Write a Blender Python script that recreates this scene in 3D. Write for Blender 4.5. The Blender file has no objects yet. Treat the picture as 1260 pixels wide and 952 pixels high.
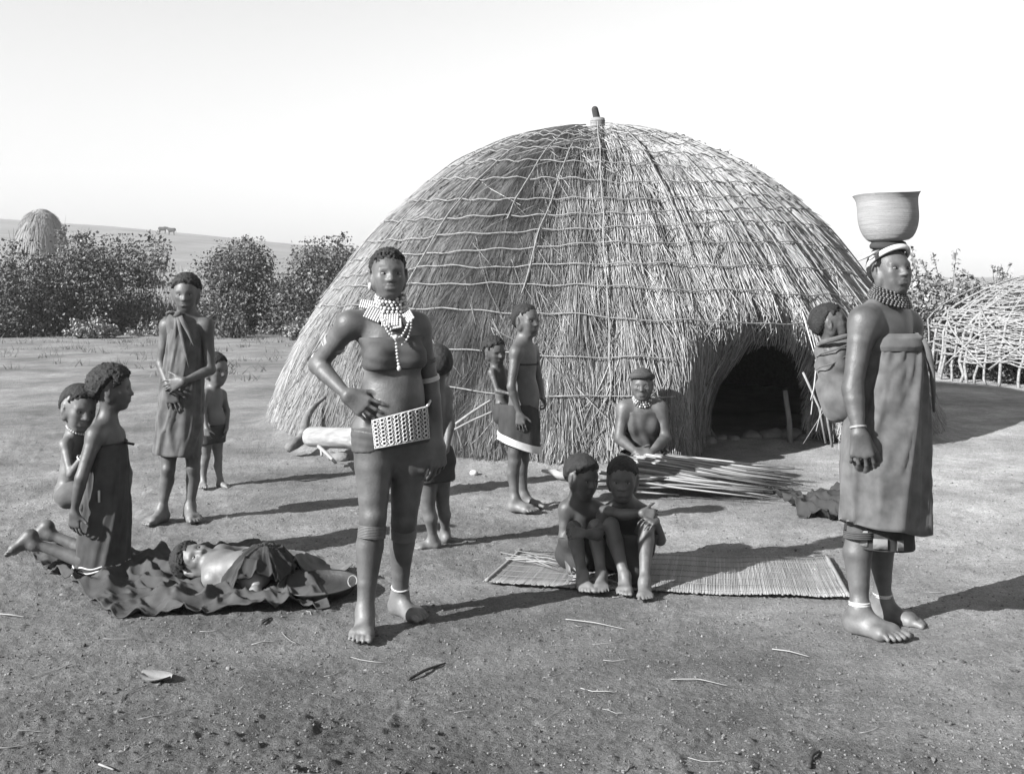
import bpy, math, random
import numpy as np
from mathutils import Vector, Matrix

random.seed(7)
rng = np.random.default_rng(7)
SC = bpy.context.scene
COL = SC.collection
PI = math.pi
rad = math.radians

# ------------------------------------------------------------------ camera
F, CX, HY, CAM_Z = 1351.0, 630.0, 339.0, 1.47      # focal length in photo pixels, optical column, horizon row, eye height
cam_d = bpy.data.cameras.new("camera")
cam = bpy.data.objects.new("camera", cam_d)
COL.objects.link(cam)
cam.location = (0, 0, CAM_Z)
cam.rotation_euler = (PI / 2, 0, 0)
cam_d.sensor_width = 36.0
cam_d.lens = F / 1260.0 * 36.0
cam_d.shift_y = -(476.0 - HY) / 1260.0               # a view camera with a dropped back: the verticals stay upright
cam_d.clip_start = 0.053
cam_d.clip_end = 4000
SC.camera = cam

# ------------------------------------------------------------------ light
SUN_TO = Vector((0.85, 0.53, 0)).normalized()        # where shadows fall on the ground
SUN_EL = rad(28.5)
SUN_ROT = math.atan2(-SUN_TO.x, -SUN_TO.y)
w = bpy.data.worlds.new("World")
SC.world = w
w.use_nodes = True
nt = w.node_tree
bg = nt.nodes["Background"]
sky = nt.nodes.new("ShaderNodeTexSky")
sky.sky_type = 'NISHITA'
sky.sun_disc = False
sky.sun_elevation = SUN_EL
sky.sun_rotation = SUN_ROT % (2 * PI)
sky.air_density = 1.3
sky.dust_density = 0.0
sepc = nt.nodes.new("ShaderNodeSeparateColor")       # an old plate records the sky by its blue light only
nt.links.new(sky.outputs[0], sepc.inputs[0])
nt.links.new(sepc.outputs['Blue'], bg.inputs['Color'])
bg.inputs['Strength'].default_value = 0.053
sun_d = bpy.data.lights.new("sun", 'SUN')
sun_d.energy = 5.0
sun_d.angle = rad(0.5)
sun_d.color = (1, 1, 1)                              # a monochrome plate: no tint
sun = bpy.data.objects.new("sun", sun_d)
COL.objects.link(sun)
sun_dir = Vector((SUN_TO.x * math.cos(SUN_EL), SUN_TO.y * math.cos(SUN_EL), -math.sin(SUN_EL)))
sun.rotation_euler = sun_dir.to_track_quat('-Z', 'Y').to_euler()
sun.location = (-8, -7, 9)
SC.view_settings.view_transform = 'Standard'
SC.view_settings.look = 'None'
SC.view_settings.gamma = 1.0
SC.view_settings.exposure = 1.65
SC.cycles.max_bounces = 5
SC.cycles.diffuse_bounces = 2
SC.cycles.glossy_bounces = 2
SC.cycles.use_denoising = True

# ------------------------------------------------------------------ helpers
def W(px, py, Y):
    """the point at distance Y that the photograph shows at (px, py)"""
    return np.array([(px - CX) / F * Y, Y, CAM_Z + (HY - py) / F * Y])

def G(px, py):
    """the ground point the photograph shows at (px, py)"""
    Y = F * CAM_Z / (py - HY)
    return np.array([(px - CX) / F * Y, Y, 0.0])

def nrm(v):
    v = np.asarray(v, float)
    return v / (np.linalg.norm(v) + 1e-12)

def lerp(a, b, t):
    return np.asarray(a, float) * (1 - t) + np.asarray(b, float) * t

def _hash(ix, iy, seed):
    n = (ix.astype(np.int64) * 374761393 + iy.astype(np.int64) * 668265263 + seed * 974711) & 0xFFFFFFFF
    n = ((n ^ (n >> 13)) * 1274126177) & 0xFFFFFFFF
    n = n ^ (n >> 16)
    return (n & 0xFFFF) / 65535.0

def vnoise(x, y, seed=0):
    x = np.asarray(x, float); y = np.asarray(y, float)
    ix = np.floor(x); iy = np.floor(y)
    fx = x - ix; fy = y - iy
    fx = fx * fx * (3 - 2 * fx); fy = fy * fy * (3 - 2 * fy)
    a = _hash(ix, iy, seed); b = _hash(ix + 1, iy, seed)
    c = _hash(ix, iy + 1, seed); d = _hash(ix + 1, iy + 1, seed)
    return (a * (1 - fx) + b * fx) * (1 - fy) + (c * (1 - fx) + d * fx) * fy

def fbm(x, y, oct=4, seed=0):
    s = 0; a = 0.5; f = 1.0
    for k in range(oct):
        s = s + a * (vnoise(x * f + 17 * k, y * f - 9 * k, seed + k) - 0.5) * 2
        a *= 0.5; f *= 2.03
    return s

def sstep(a, b, x):
    t = np.clip((np.asarray(x, float) - a) / (b - a), 0, 1)
    return t * t * (3 - 2 * t)

def mesh_np(name, V, Fc, smooth=True, mats=None, mi=None):
    """mesh from an (n,3) array and an (m,k) face array or a list of such arrays"""
    me = bpy.data.meshes.new(name)
    V = np.asarray(V, np.float32)
    Fl = Fc if isinstance(Fc, list) and len(Fc) and isinstance(Fc[0], np.ndarray) else None
    if Fl is None:
        A = np.asarray(Fc)
        if A.dtype == object or A.ndim != 2:
            me.from_pydata([tuple(v) for v in V], [], [tuple(f) for f in Fc])
            Fl = None
            done = True
        else:
            Fl = [A]; done = False
    else:
        done = False
    if not done:
        loops = np.concatenate([a.ravel() for a in Fl]).astype(np.int32)
        tot = np.concatenate([np.full(len(a), a.shape[1]) for a in Fl]).astype(np.int32)
        st = np.concatenate([[0], np.cumsum(tot)[:-1]]).astype(np.int32)
        me.vertices.add(len(V)); me.vertices.foreach_set("co", V.ravel())
        me.loops.add(len(loops)); me.loops.foreach_set("vertex_index", loops)
        me.polygons.add(len(tot)); me.polygons.foreach_set("loop_start", st)
        try:
            me.polygons.foreach_set("loop_total", tot)
        except Exception:
            pass
    if mats:
        for m in mats:
            me.materials.append(m)
        if mi is not None:
            me.polygons.foreach_set("material_index", np.asarray(mi, np.int32))
    me.polygons.foreach_set("use_smooth", np.full(len(me.polygons), smooth))
    me.update()
    me.validate()
    return me

def link(name, me, parent=None, loc=None, kind=None, label=None, cat=None, group=None):
    o = bpy.data.objects.new(name, me)
    COL.objects.link(o)
    if parent is not None:
        o.parent = parent
    if loc is not None:
        o.location = loc
    if kind: o["kind"] = kind
    if label: o["label"] = label
    if cat: o["category"] = cat
    if group: o["group"] = group
    return o

def empty(name, loc, label, cat, group=None):
    o = link(name, None, None, tuple(loc), None, label, cat, group)
    o.empty_display_size = 0.1
    return o

class MB:
    """collects simple shapes into one mesh"""
    def __init__(s):
        s.V = []; s.F3 = []; s.F4 = []; s.n = 0
    def add(s, V, F3=None, F4=None):
        V = np.asarray(V, float)
        if F3 is not None and len(F3): s.F3.append(np.asarray(F3, int) + s.n)
        if F4 is not None and len(F4): s.F4.append(np.asarray(F4, int) + s.n)
        s.V.append(V); s.n += len(V)
        return s
    def tube(s, pts, r, n=6, cap=True, flat=1.0):
        pts = np.asarray(pts, float); m = len(pts)
        r = np.broadcast_to(np.asarray(r, float), (m,))
        T = np.gradient(pts, axis=0)
        T /= np.linalg.norm(T, axis=1)[:, None] + 1e-12
        up = np.array([0, 0, 1.0]) if abs(T[0][2]) < 0.9 else np.array([1.0, 0, 0])
        V = []
        for i in range(m):
            a = np.cross(T[i], up); a /= np.linalg.norm(a) + 1e-9
            b = np.cross(a, T[i])
            up = b
            for k in range(n):
                t = 2 * PI * k / n
                V.append(pts[i] + r[i] * (math.cos(t) * a + flat * math.sin(t) * b))
        Q = [[i * n + k, i * n + (k + 1) % n, (i + 1) * n + (k + 1) % n, (i + 1) * n + k] for i in range(m - 1) for k in range(n)]
        T3 = []
        if cap:
            V.append(pts[0]); V.append(pts[-1])
            T3 += [[m * n, (k + 1) % n, k] for k in range(n)]
            T3 += [[m * n + 1, (m - 1) * n + k, (m - 1) * n + (k + 1) % n] for k in range(n)]
        return s.add(V, T3, Q)
    def ring(s, c, axis, R, r, n=28, m=6, ell=None, side=None):
        axis = nrm(axis)
        a = nrm(np.cross(axis, [0.1, 0.2, 1])) if side is None else nrm(np.asarray(side) - axis * np.dot(side, axis))
        b = np.cross(axis, a)
        e = ell or 1.0
        V = []; Q = []
        for i in range(n):
            t = 2 * PI * i / n
            d = math.cos(t) * a + e * math.sin(t) * b
            for k in range(m):
                q = 2 * PI * k / m
                V.append(np.asarray(c) + d * R + nrm(d) * r * math.cos(q) + axis * r * math.sin(q))
                Q.append([i * m + k, i * m + (k + 1) % m, ((i + 1) % n) * m + (k + 1) % m, ((i + 1) % n) * m + k])
        return s.add(V, None, Q)
    def ball(s, c, r, nu=8, nv=6, sc=(1, 1, 1), rot=None, jit=0.0):
        V = [[0, 0, 1.0]]
        for j in range(1, nv):
            p = PI * j / nv
            for i in range(nu):
                t = 2 * PI * i / nu
                V.append([math.sin(p) * math.cos(t), math.sin(p) * math.sin(t), math.cos(p)])
        V.append([0, 0, -1.0])
        V = np.array(V)
        if jit:
            V = V * (1 + jit * rng.uniform(-1, 1, (len(V), 1)))
        V = V * np.asarray(sc) * r
        if rot is not None:
            V = V @ np.asarray(rot).T
        V = V + np.asarray(c)
        T3 = [[0, 1 + i, 1 + (i + 1) % nu] for i in range(nu)]
        Q = [[1 + j * nu + i, 1 + (j + 1) * nu + i, 1 + (j + 1) * nu + (i + 1) % nu, 1 + j * nu + (i + 1) % nu]
             for j in range(nv - 2) for i in range(nu)]
        last = len(V) - 1; b = 1 + (nv - 2) * nu
        T3 += [[last, b + (i + 1) % nu, b + i] for i in range(nu)]
        return s.add(V, T3, Q)
    def box(s, c, ax, h):
        """box with centre c, axes rows ax, half sizes h"""
        V = [np.asarray(c) + sx * h[0] * np.asarray(ax[0]) + sy * h[1] * np.asarray(ax[1]) + sz * h[2] * np.asarray(ax[2])
             for sx in (-1, 1) for sy in (-1, 1) for sz in (-1, 1)]
        return s.add(V, None, [[0, 1, 3, 2], [4, 6, 7, 5], [0, 4, 5, 1], [2, 3, 7, 6], [0, 2, 6, 4], [1, 5, 7, 3]])
    def mesh(s, name, mat, smooth=True, origin=(0, 0, 0)):
        V = np.concatenate(s.V) - np.asarray(origin, float)
        Fl = []
        if s.F3: Fl.append(np.concatenate(s.F3))
        if s.F4: Fl.append(np.concatenate(s.F4))
        return mesh_np(name, V, Fl, smooth, [mat])

# ------------------------------------------------------------------ materials (all grey: the place is known from a monochrome plate)
ALB = 0.70                                           # one factor on every base colour, set with the exposure
def mat(name, c0, c1, scale=8, rough=0.8, bump=0.0, bscale=40, spec=0.3, detail=4, island=None, sheen=0, stretch=None, coord='Object'):
    m = bpy.data.materials.new(name)
    m.use_nodes = True
    t = m.node_tree; N = t.nodes; L = t.links
    b = N["Principled BSDF"]
    b.inputs['Roughness'].default_value = rough
    b.inputs['Specular IOR Level'].default_value = spec
    tc = N.new("ShaderNodeTexCoord")
    vec = tc.outputs[coord]
    if stretch:
        mp = N.new("ShaderNodeMapping"); mp.inputs['Scale'].default_value = stretch
        L.new(vec, mp.inputs[0]); vec = mp.outputs[0]
    n = N.new("ShaderNodeTexNoise"); n.inputs['Scale'].default_value = scale; n.inputs['Detail'].default_value = detail
    L.new(vec, n.inputs['Vector'])
    r = N.new("ShaderNodeMapRange")
    r.inputs['From Min'].default_value = 0.3; r.inputs['From Max'].default_value = 0.7
    r.inputs['To Min'].default_value = c0 * ALB; r.inputs['To Max'].default_value = c1 * ALB
    L.new(n.outputs['Fac'], r.inputs['Value'])
    out = r.outputs[0]
    if island:
        g = N.new("ShaderNodeNewGeometry")
        r2 = N.new("ShaderNodeMapRange"); r2.inputs['To Min'].default_value = island[0]; r2.inputs['To Max'].default_value = island[1]
        L.new(g.outputs['Random Per Island'], r2.inputs['Value'])
        mu = N.new("ShaderNodeMath"); mu.operation = 'MULTIPLY'
        L.new(out, mu.inputs[0]); L.new(r2.outputs[0], mu.inputs[1])
        out = mu.outputs[0]
    L.new(out, b.inputs['Base Color'])
    if bump:
        n2 = N.new("ShaderNodeTexNoise"); n2.inputs['Scale'].default_value = bscale; n2.inputs['Detail'].default_value = 5
        L.new(vec, n2.inputs['Vector'])
        bp = N.new("ShaderNodeBump"); bp.inputs['Strength'].default_value = bump; bp.inputs['Distance'].default_value = 0.01
        L.new(n2.outputs['Fac'], bp.inputs['Height'])
        L.new(bp.outputs[0], b.inputs['Normal'])
    if sheen:
        b.inputs['Sheen Weight'].default_value = sheen
    return m

M = {}
M['skin'] = mat('skin', 0.052, 0.115, 11, 0.53, 0.14, 110, 0.4, detail=8)
M['skin_pale'] = mat('skin_pale', 0.09, 0.15, 11, 0.54, 0.14, 110, 0.45, detail=8)
for k_ in ('skin', 'skin_pale'):                      # pale yard dust on feet and shins, and uneven tone
    t_ = M[k_].node_tree; N_ = t_.nodes; L_ = t_.links; b_ = N_["Principled BSDF"]
    src = b_.inputs['Base Color'].links[0].from_socket
    tc_ = N_.new("ShaderNodeTexCoord"); sx = N_.new("ShaderNodeSeparateXYZ"); L_.new(tc_.outputs['Object'], sx.inputs[0])
    r1 = N_.new("ShaderNodeMapRange"); r1.inputs['From Min'].default_value = 0.02; r1.inputs['From Max'].default_value = 0.26
    r1.inputs['To Min'].default_value = 0.75; r1.inputs['To Max'].default_value = 0.0; L_.new(sx.outputs[2], r1.inputs['Value'])
    n1 = N_.new("ShaderNodeTexNoise"); n1.inputs['Scale'].default_value = 22; n1.inputs['Detail'].default_value = 6; L_.new(tc_.outputs['Object'], n1.inputs['Vector'])
    m1 = N_.new("ShaderNodeMath"); m1.operation = 'MULTIPLY'; L_.new(r1.outputs[0], m1.inputs[0]); L_.new(n1.outputs['Fac'], m1.inputs[1])
    n2 = N_.new("ShaderNodeTexNoise"); n2.inputs['Scale'].default_value = 3.5; n2.inputs['Detail'].default_value = 3; L_.new(tc_.outputs['Object'], n2.inputs['Vector'])
    r2 = N_.new("ShaderNodeMapRange"); r2.inputs['From Min'].default_value = 0.3; r2.inputs['From Max'].default_value = 0.7
    r2.inputs['To Min'].default_value = 0.72; r2.inputs['To Max'].default_value = 1.22; L_.new(n2.outputs['Fac'], r2.inputs['Value'])
    m2 = N_.new("ShaderNodeMath"); m2.operation = 'MULTIPLY'; L_.new(src, m2.inputs[0]); L_.new(r2.outputs[0], m2.inputs[1])
    mx = N_.new("ShaderNodeMix"); mx.data_type = 'FLOAT'; L_.new(m1.outputs[0], mx.inputs[0]); L_.new(m2.outputs[0], mx.inputs[2]); mx.inputs[3].default_value = 0.16
    L_.new(mx.outputs[0], b_.inputs['Base Color'])
M['hair'] = mat('hair', 0.010, 0.026, 60, 0.75, 0.6, 220, 0.3)
M['sclera'] = mat('sclera', 0.13, 0.17, 5, 0.4, 0, 1, 0.5)  # eye whites darkened in colour for the shade of the sockets
M['iris'] = mat('iris', 0.008, 0.012, 5, 0.25, 0, 1, 0.5)
M['cloth'] = mat('cloth', 0.075, 0.13, 18, 0.9, 0.14, 320, 0.15, sheen=0.1)
M['cloth_dark'] = mat('cloth_dark', 0.028, 0.05, 14, 0.85, 0.14, 300, 0.2)
M['cloth_skin'] = mat('cloth_skin', 0.045, 0.08, 16, 0.75, 0.14, 320, 0.25)
M['cloth_mid'] = mat('cloth_mid', 0.045, 0.075, 14, 0.9, 0.14, 300, 0.15)
M['white'] = mat('white_trim', 0.42, 0.6, 20, 0.6, 0.1, 120, 0.3)
M['bead'] = mat('white_bead', 0.42, 0.56, 20, 0.35, 0, 1, 0.5)
M['bead_dark'] = mat('dark_bead', 0.03, 0.07, 40, 0.35, 0, 1, 0.5)
M['bead_mid'] = mat('mixed_bead', 0.3, 0.4, 200, 0.4, 0, 1, 0.5, island=(0.12, 1.5))
# ------------------------------------------------------------------ implicit surfaces (bodies and clothes as one continuous skin)
class Cone:
    def __init__(s, a, b, ra, rb):
        s.a = np.asarray(a, float); s.b = np.asarray(b, float); s.ra = ra; s.rb = rb
        r = max(ra, rb)
        s.lo = np.minimum(s.a, s.b) - r; s.hi = np.maximum(s.a, s.b) + r
    def ev(s, X, Y, Z):
        d = s.b - s.a; L2 = float(d @ d) + 1e-12
        px, py, pz = X - s.a[0], Y - s.a[1], Z - s.a[2]
        t = np.clip((px * d[0] + py * d[1] + pz * d[2]) / L2, 0, 1)
        return np.sqrt((px - t * d[0]) ** 2 + (py - t * d[1]) ** 2 + (pz - t * d[2]) ** 2) - (s.ra + (s.rb - s.ra) * t)

class Ell:
    def __init__(s, c, r, R=None):
        s.c = np.asarray(c, float); s.r = np.asarray(r, float)
        s.R = np.eye(3) if R is None else np.asarray(R, float)          # rows are the axes
        e = np.sqrt(((s.R * s.r[:, None]) ** 2).sum(0))
        s.lo = s.c - e; s.hi = s.c + e
    def ev(s, X, Y, Z):
        px, py, pz = X - s.c[0], Y - s.c[1], Z - s.c[2]
        k0 = 0; k1 = 0
        for i in range(3):
            q = px * s.R[i, 0] + py * s.R[i, 1] + pz * s.R[i, 2]
            u = q / s.r[i]
            k0 = k0 + u * u; k1 = k1 + (u / s.r[i]) ** 2
        k0 = np.sqrt(k0); k1 = np.sqrt(k1) + 1e-9
        return k0 * (k0 - 1) / k1

def smin(a, b, k):
    h = np.clip(1 - np.abs(a - b) / k, 0, None)
    return np.minimum(a, b) - h * h * k * 0.25

def smax(a, b, k):
    return -smin(-a, -b, k)

class Field:
    def __init__(s, lo, hi, h):
        lo = np.asarray(lo) - 4 * h; hi = np.asarray(hi) + 4 * h
        s.h = h
        s.ax = [(np.arange(int((hi[i] - lo[i]) / h) + 2) * h + lo[i]).astype(np.float32) for i in range(3)]
        s.d = np.full([len(a) for a in s.ax], 1.0, np.float32)
    def win(s, lo, hi):
        sl = []
        for i in range(3):
            i0 = int(np.clip(np.floor((lo[i] - s.ax[i][0]) / s.h), 0, len(s.ax[i]) - 1))
            i1 = int(np.clip(np.ceil((hi[i] - s.ax[i][0]) / s.h) + 1, 1, len(s.ax[i])))
            sl.append(slice(i0, max(i1, i0 + 1)))
        return tuple(sl)
    def xyz(s, sl):
        return s.ax[0][sl[0]][:, None, None], s.ax[1][sl[1]][None, :, None], s.ax[2][sl[2]][None, None, :]
    def put(s, p, k=0.01, op='u'):
        m = k + 3 * s.h
        sl = s.win(p.lo - m, p.hi + m)
        e = p.ev(*s.xyz(sl)).astype(np.float32)
        if op == 'u':
            s.d[sl] = smin(s.d[sl], e, k)
        else:
            s.d[sl] = smax(s.d[sl], -e, k)
        return s
    def merge(s, prims, anchor=None, kin=0.04, kout=0.005, r0=0.06, r1=0.14):
        """a limb: its own blended shapes, joined softly near the anchor only"""
        lo = np.min([p[0].lo for p in prims], 0) - 0.06; hi = np.max([p[0].hi for p in prims], 0) + 0.06
        sl = s.win(lo, hi)
        sub = Field.__new__(Field)
        sub.h = s.h; sub.ax = [s.ax[i][sl[i]] for i in range(3)]
        sub.d = np.full([len(a) for a in sub.ax], 1.0, np.float32)
        for q in prims:
            sub.put(q[0], q[1], q[2] if len(q) > 2 else 'u')
        if anchor is None:
            k = kout
        else:
            X, Y, Z = s.xyz(sl)
            D = np.sqrt((X - anchor[0]) ** 2 + (Y - anchor[1]) ** 2 + (Z - anchor[2]) ** 2)
            t = np.clip((D - r0) / (r1 - r0), 0, 1)
            k = (kin + (kout - kin) * t).astype(np.float32)
        s.d[sl] = smin(s.d[sl], sub.d, k)
        return s
    def plane(s, p, n, k=0.004):
        """keep what lies on the side n points to"""
        n = nrm(n)
        X, Y, Z = s.xyz((slice(None),) * 3)
        e = -((X - p[0]) * n[0] + (Y - p[1]) * n[1] + (Z - p[2]) * n[2])
        s.d = smax(s.d, e.astype(np.float32), k)
        return s
    def mesh(s):
        """naive surface nets"""
        d = s.d; n = d < 0
        nx, ny, nz = d.shape
        c = np.zeros((nx - 1, ny - 1, nz - 1), np.uint8)
        for i in (0, 1):
            for j in (0, 1):
                for k in (0, 1):
                    c += n[i:nx - 1 + i, j:ny - 1 + j, k:nz - 1 + k]
        act = (c > 0) & (c < 8)
        I = np.argwhere(act)
        if len(I) == 0:
            return np.zeros((0, 3)), np.zeros((0, 4), int)
        idx = np.full(act.shape, -1, np.int32); idx[act] = np.arange(len(I))
        cor = [(i, j, k) for i in (0, 1) for j in (0, 1) for k in (0, 1)]
        val = {q: d[I[:, 0] + q[0], I[:, 1] + q[1], I[:, 2] + q[2]] for q in cor}
        P = np.zeros((len(I), 3)); cnt = np.zeros(len(I))
        for a in cor:
            for ax in range(3):
                if a[ax] == 0:
                    b = list(a); b[ax] = 1; b = tuple(b)
                    va, vb = val[a], val[b]
                    x = (va < 0) != (vb < 0)
                    t = np.where(x, va / np.where(np.abs(va - vb) < 1e-12, 1, va - vb), 0)
                    q = np.tile(np.array(a, float), (len(I), 1)); q[:, ax] += t
                    P += np.where(x[:, None], q, 0); cnt += x
        P = P / cnt[:, None] + I
        V = np.stack([s.ax[i][0] + P[:, i] * s.h for i in range(3)], 1)
        Q = []
        for ax in range(3):
            u, v = [(1, 2), (2, 0), (0, 1)][ax]
            s0 = [slice(1, -1)] * 3; s1 = [slice(1, -1)] * 3
            s0[ax] = slice(0, -1); s1[ax] = slice(1, None)
            A = n[tuple(s0)]; B = n[tuple(s1)]
            for flip, mask in ((False, A & ~B), (True, ~A & B)):
                E = np.argwhere(mask)
                if len(E) == 0: continue
                for q in range(3):
                    if q != ax: E[:, q] += 1
                def cell(du, dv):
                    C = E.copy(); C[:, u] -= du; C[:, v] -= dv
                    return idx[C[:, 0], C[:, 1], C[:, 2]]
                q4 = [cell(1, 1), cell(0, 1), cell(0, 0), cell(1, 0)]
                if flip: q4 = q4[::-1]
                Q.append(np.stack(q4, 1))
        Q = np.concatenate(Q)
        Q = Q[(Q >= 0).all(1)]
        return V, Q

def smooth_mesh(V, Q, it=1, lam=0.5):
    e = np.concatenate([Q[:, [i, (i + 1) % 4]] for i in range(4)])
    for _ in range(it):
        S = np.zeros_like(V); c = np.zeros(len(V))
        for k in range(3):
            S[:, k] = np.bincount(e[:, 0], V[e[:, 1], k], len(V)) + np.bincount(e[:, 1], V[e[:, 0], k], len(V))
        c = np.bincount(e[:, 0], minlength=len(V)) + np.bincount(e[:, 1], minlength=len(V))
        V = V * (1 - lam) + lam * S / np.maximum(c, 1)[:, None]
    return V

def sdf_mesh(prims, h, extra=None, smooth=1):
    lo = np.min([p[0].lo for p in prims if len(p) < 3 or p[2] == 'u'], 0)
    hi = np.max([p[0].hi for p in prims if len(p) < 3 or p[2] == 'u'], 0)
    f = Field(lo - 0.02, hi + 0.02, h)
    for q in prims:
        f.put(q[0], q[1], q[2] if len(q) > 2 else 'u')
    if extra: extra(f)
    V, Q = f.mesh()
    if smooth and len(V): V = smooth_mesh(V, Q, smooth)
    return V, Q
# ------------------------------------------------------------------ the ground
HAZE = 0.0006
HUT = np.array([0.905, 11.6]); HUT_R = 3.38
DOOR_X, DOOR_Y = 2.16, 9.62

def ground_z(X, Y, fine=True):
    X = np.asarray(X, float); Y = np.asarray(Y, float)
    a = X / np.maximum(Y, 1.0)
    e = np.interp(a, [-0.8, -0.466, -0.36, -0.155, 0.05, 0.27, 0.6], [0.062, 0.0575, 0.050, 0.030, 0.012, 0.003, 0.003])
    ramp = sstep(20, 210, Y) * 0.75 + 0.25 * sstep(60, 250, Y)
    z = np.minimum(Y, 260) * e * ramp
    z = z + 0.5 * fbm(X / 40, Y / 40, 3, 5) * sstep(40, 120, Y)
    r = np.hypot(X - HUT[0], Y - HUT[1])
    door = np.exp(-((X - 2.05) / 0.75) ** 2) * (Y < 10.5)
    z = z + 0.07 * np.exp(-((r - 3.32) / 0.16) ** 2) * (1 - door)
    z = z + 0.05 * np.exp(-((X - 2.3) / 0.7) ** 2 - ((Y - 9.55) / 0.25) ** 2)
    yard = 1 - sstep(16, 30, Y)
    z = z + yard * 0.012 * fbm(X / 0.9, Y / 0.9, 2, 11)
    if fine:
        near = 1 - sstep(9, 14, Y)
        clod = fbm(X / 0.16, Y / 0.16, 3, 21)
        patch = sstep(-0.25, 0.35, fbm(X / 0.8 + 3, Y / 0.8, 2, 31))
        rough = 0.85 + 0.75 * (1 - sstep(3.2, 4.3, Y)) * sstep(1.7, 0.2, X - 0.25) + 0.25 * sstep(1.7, 0.2, X)
        z = z + near * rough * (0.012 * clod * (0.35 + 0.65 * patch)
                                + 0.020 * (np.maximum(0, fbm(X / 0.05, Y / 0.05, 2, 41)) ** 1.2) * (0.35 + 0.65 * patch)
                                + 0.011 * np.maximum(0, fbm(X / 0.022, Y / 0.022, 2, 47)))
    return z

ys = [-8, -6, -4, -2, 0, 1.2, 2.0]
y = 2.4
while y < 400:
    ys.append(y)
    y += 0.0072 * (y / 2.8) ** 1.85 if y < 7 else (0.00095 * y * y if y < 30 else 0.035 * y)
ys = np.array(ys)
un = np.concatenate([-np.array([9, 5, 3, 2.1, 1.6, 1.35, 1.2, 1.1, 1.05])[2:], np.linspace(-1, 1, 440), np.array([1.05, 1.1, 1.2, 1.35, 1.6, 2.1, 3])])
hw = 0.50 * np.maximum(ys, 2.4) + 0.05
GX = hw[:, None] * np.sign(un) * np.where(np.abs(un) <= 1, np.abs(un), 1 + (np.abs(un) - 1))[None, :]
GX = GX + np.where(np.abs(un) > 1.04, np.sign(un) * (np.abs(un) - 1.0) * 4, 0)[None, :]
GY = np.repeat(ys[:, None], len(un), 1)
GZ = ground_z(GX, GY)
nr, nc = GX.shape
ii = (np.arange(nr - 1)[:, None] * nc + np.arange(nc - 1)[None, :]).ravel()
gm = bpy.data.materials.new('soil'); gm.use_nodes = True
t = gm.node_tree; N = t.nodes; L = t.links; b = N["Principled BSDF"]
b.inputs['Roughness'].default_value = 0.95; b.inputs['Specular IOR Level'].default_value = 0.15
geo = N.new("ShaderNodeNewGeometry")
def noise(scale, detail=4, rough=0.55):
    n = N.new("ShaderNodeTexNoise"); n.inputs['Scale'].default_value = scale; n.inputs['Detail'].default_value = detail
    n.inputs['Roughness'].default_value = rough
    L.new(geo.outputs['Position'], n.inputs['Vector']); return n.outputs['Fac']
def rng_(v, a, b_, c, d):
    r = N.new("ShaderNodeMapRange"); r.inputs['From Min'].default_value = a; r.inputs['From Max'].default_value = b_
    r.inputs['To Min'].default_value = c; r.inputs['To Max'].default_value = d; L.new(v, r.inputs['Value']); return r.outputs[0]
def mth(op, p, q):
    m_ = N.new("ShaderNodeMath"); m_.operation = op
    for k, v in enumerate((p, q)):
        if isinstance(v, (int, float)): m_.inputs[k].default_value = v
        else: L.new(v, m_.inputs[k])
    return m_.outputs[0]
big = rng_(noise(0.9, 4), 0.35, 0.65, 0.70, 1.28)
mid = mth('MULTIPLY', rng_(noise(9, 6, 0.7), 0.32, 0.68, 0.82, 1.18), rng_(noise(2.6, 5, 0.65), 0.35, 0.65, 0.84, 1.15))
fine_ = mth('MULTIPLY', rng_(noise(120, 3, 0.75), 0.32, 0.68, 0.68, 1.34), rng_(noise(45, 4, 0.75), 0.32, 0.68, 0.78, 1.22))
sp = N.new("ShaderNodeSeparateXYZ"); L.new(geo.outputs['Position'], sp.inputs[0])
dk = rng_(sp.outputs[1], 3.0, 6.5, 0.46, 1.0)        # darker near earth, with lens vignette and clod shade put into its colour
paler_right = rng_(sp.outputs[0], -0.3, 3.2, 1.0, 1.6)  # soil colour grows paler towards the right
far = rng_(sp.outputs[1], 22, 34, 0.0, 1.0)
soil = mth('MULTIPLY', mth('MULTIPLY', mth('MULTIPLY', mth('MULTIPLY', big, mid), fine_), dk), paler_right)
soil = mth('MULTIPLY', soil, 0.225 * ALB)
vor = N.new("ShaderNodeTexVoronoi"); vor.inputs['Scale'].default_value = 0.25; L.new(geo.outputs['Position'], vor.inputs['Vector'])
grassc = mth('MULTIPLY', rng_(noise(0.12, 6, 0.7), 0.3, 0.7, 0.7, 1.25), 0.23 * ALB)
mix = N.new("ShaderNodeMix"); mix.data_type = 'FLOAT'
L.new(far, mix.inputs[0]); L.new(soil, mix.inputs[2]); L.new(grassc, mix.inputs[3])
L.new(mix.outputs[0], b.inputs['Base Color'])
bp = N.new("ShaderNodeBump"); bp.inputs['Strength'].default_value = 0.9; bp.inputs['Distance'].default_value = 0.02
hh = mth('ADD', noise(60, 6, 0.7), mth('MULTIPLY', noise(260, 3, 0.7), 0.35))
L.new(hh, bp.inputs['Height']); L.new(bp.outputs[0], b.inputs['Normal'])
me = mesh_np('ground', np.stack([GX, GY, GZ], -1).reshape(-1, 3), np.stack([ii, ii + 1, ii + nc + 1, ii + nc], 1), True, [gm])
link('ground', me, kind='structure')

def gz(x, y):
    return float(ground_z(np.array([x]), np.array([y]), False)[0])

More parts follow.
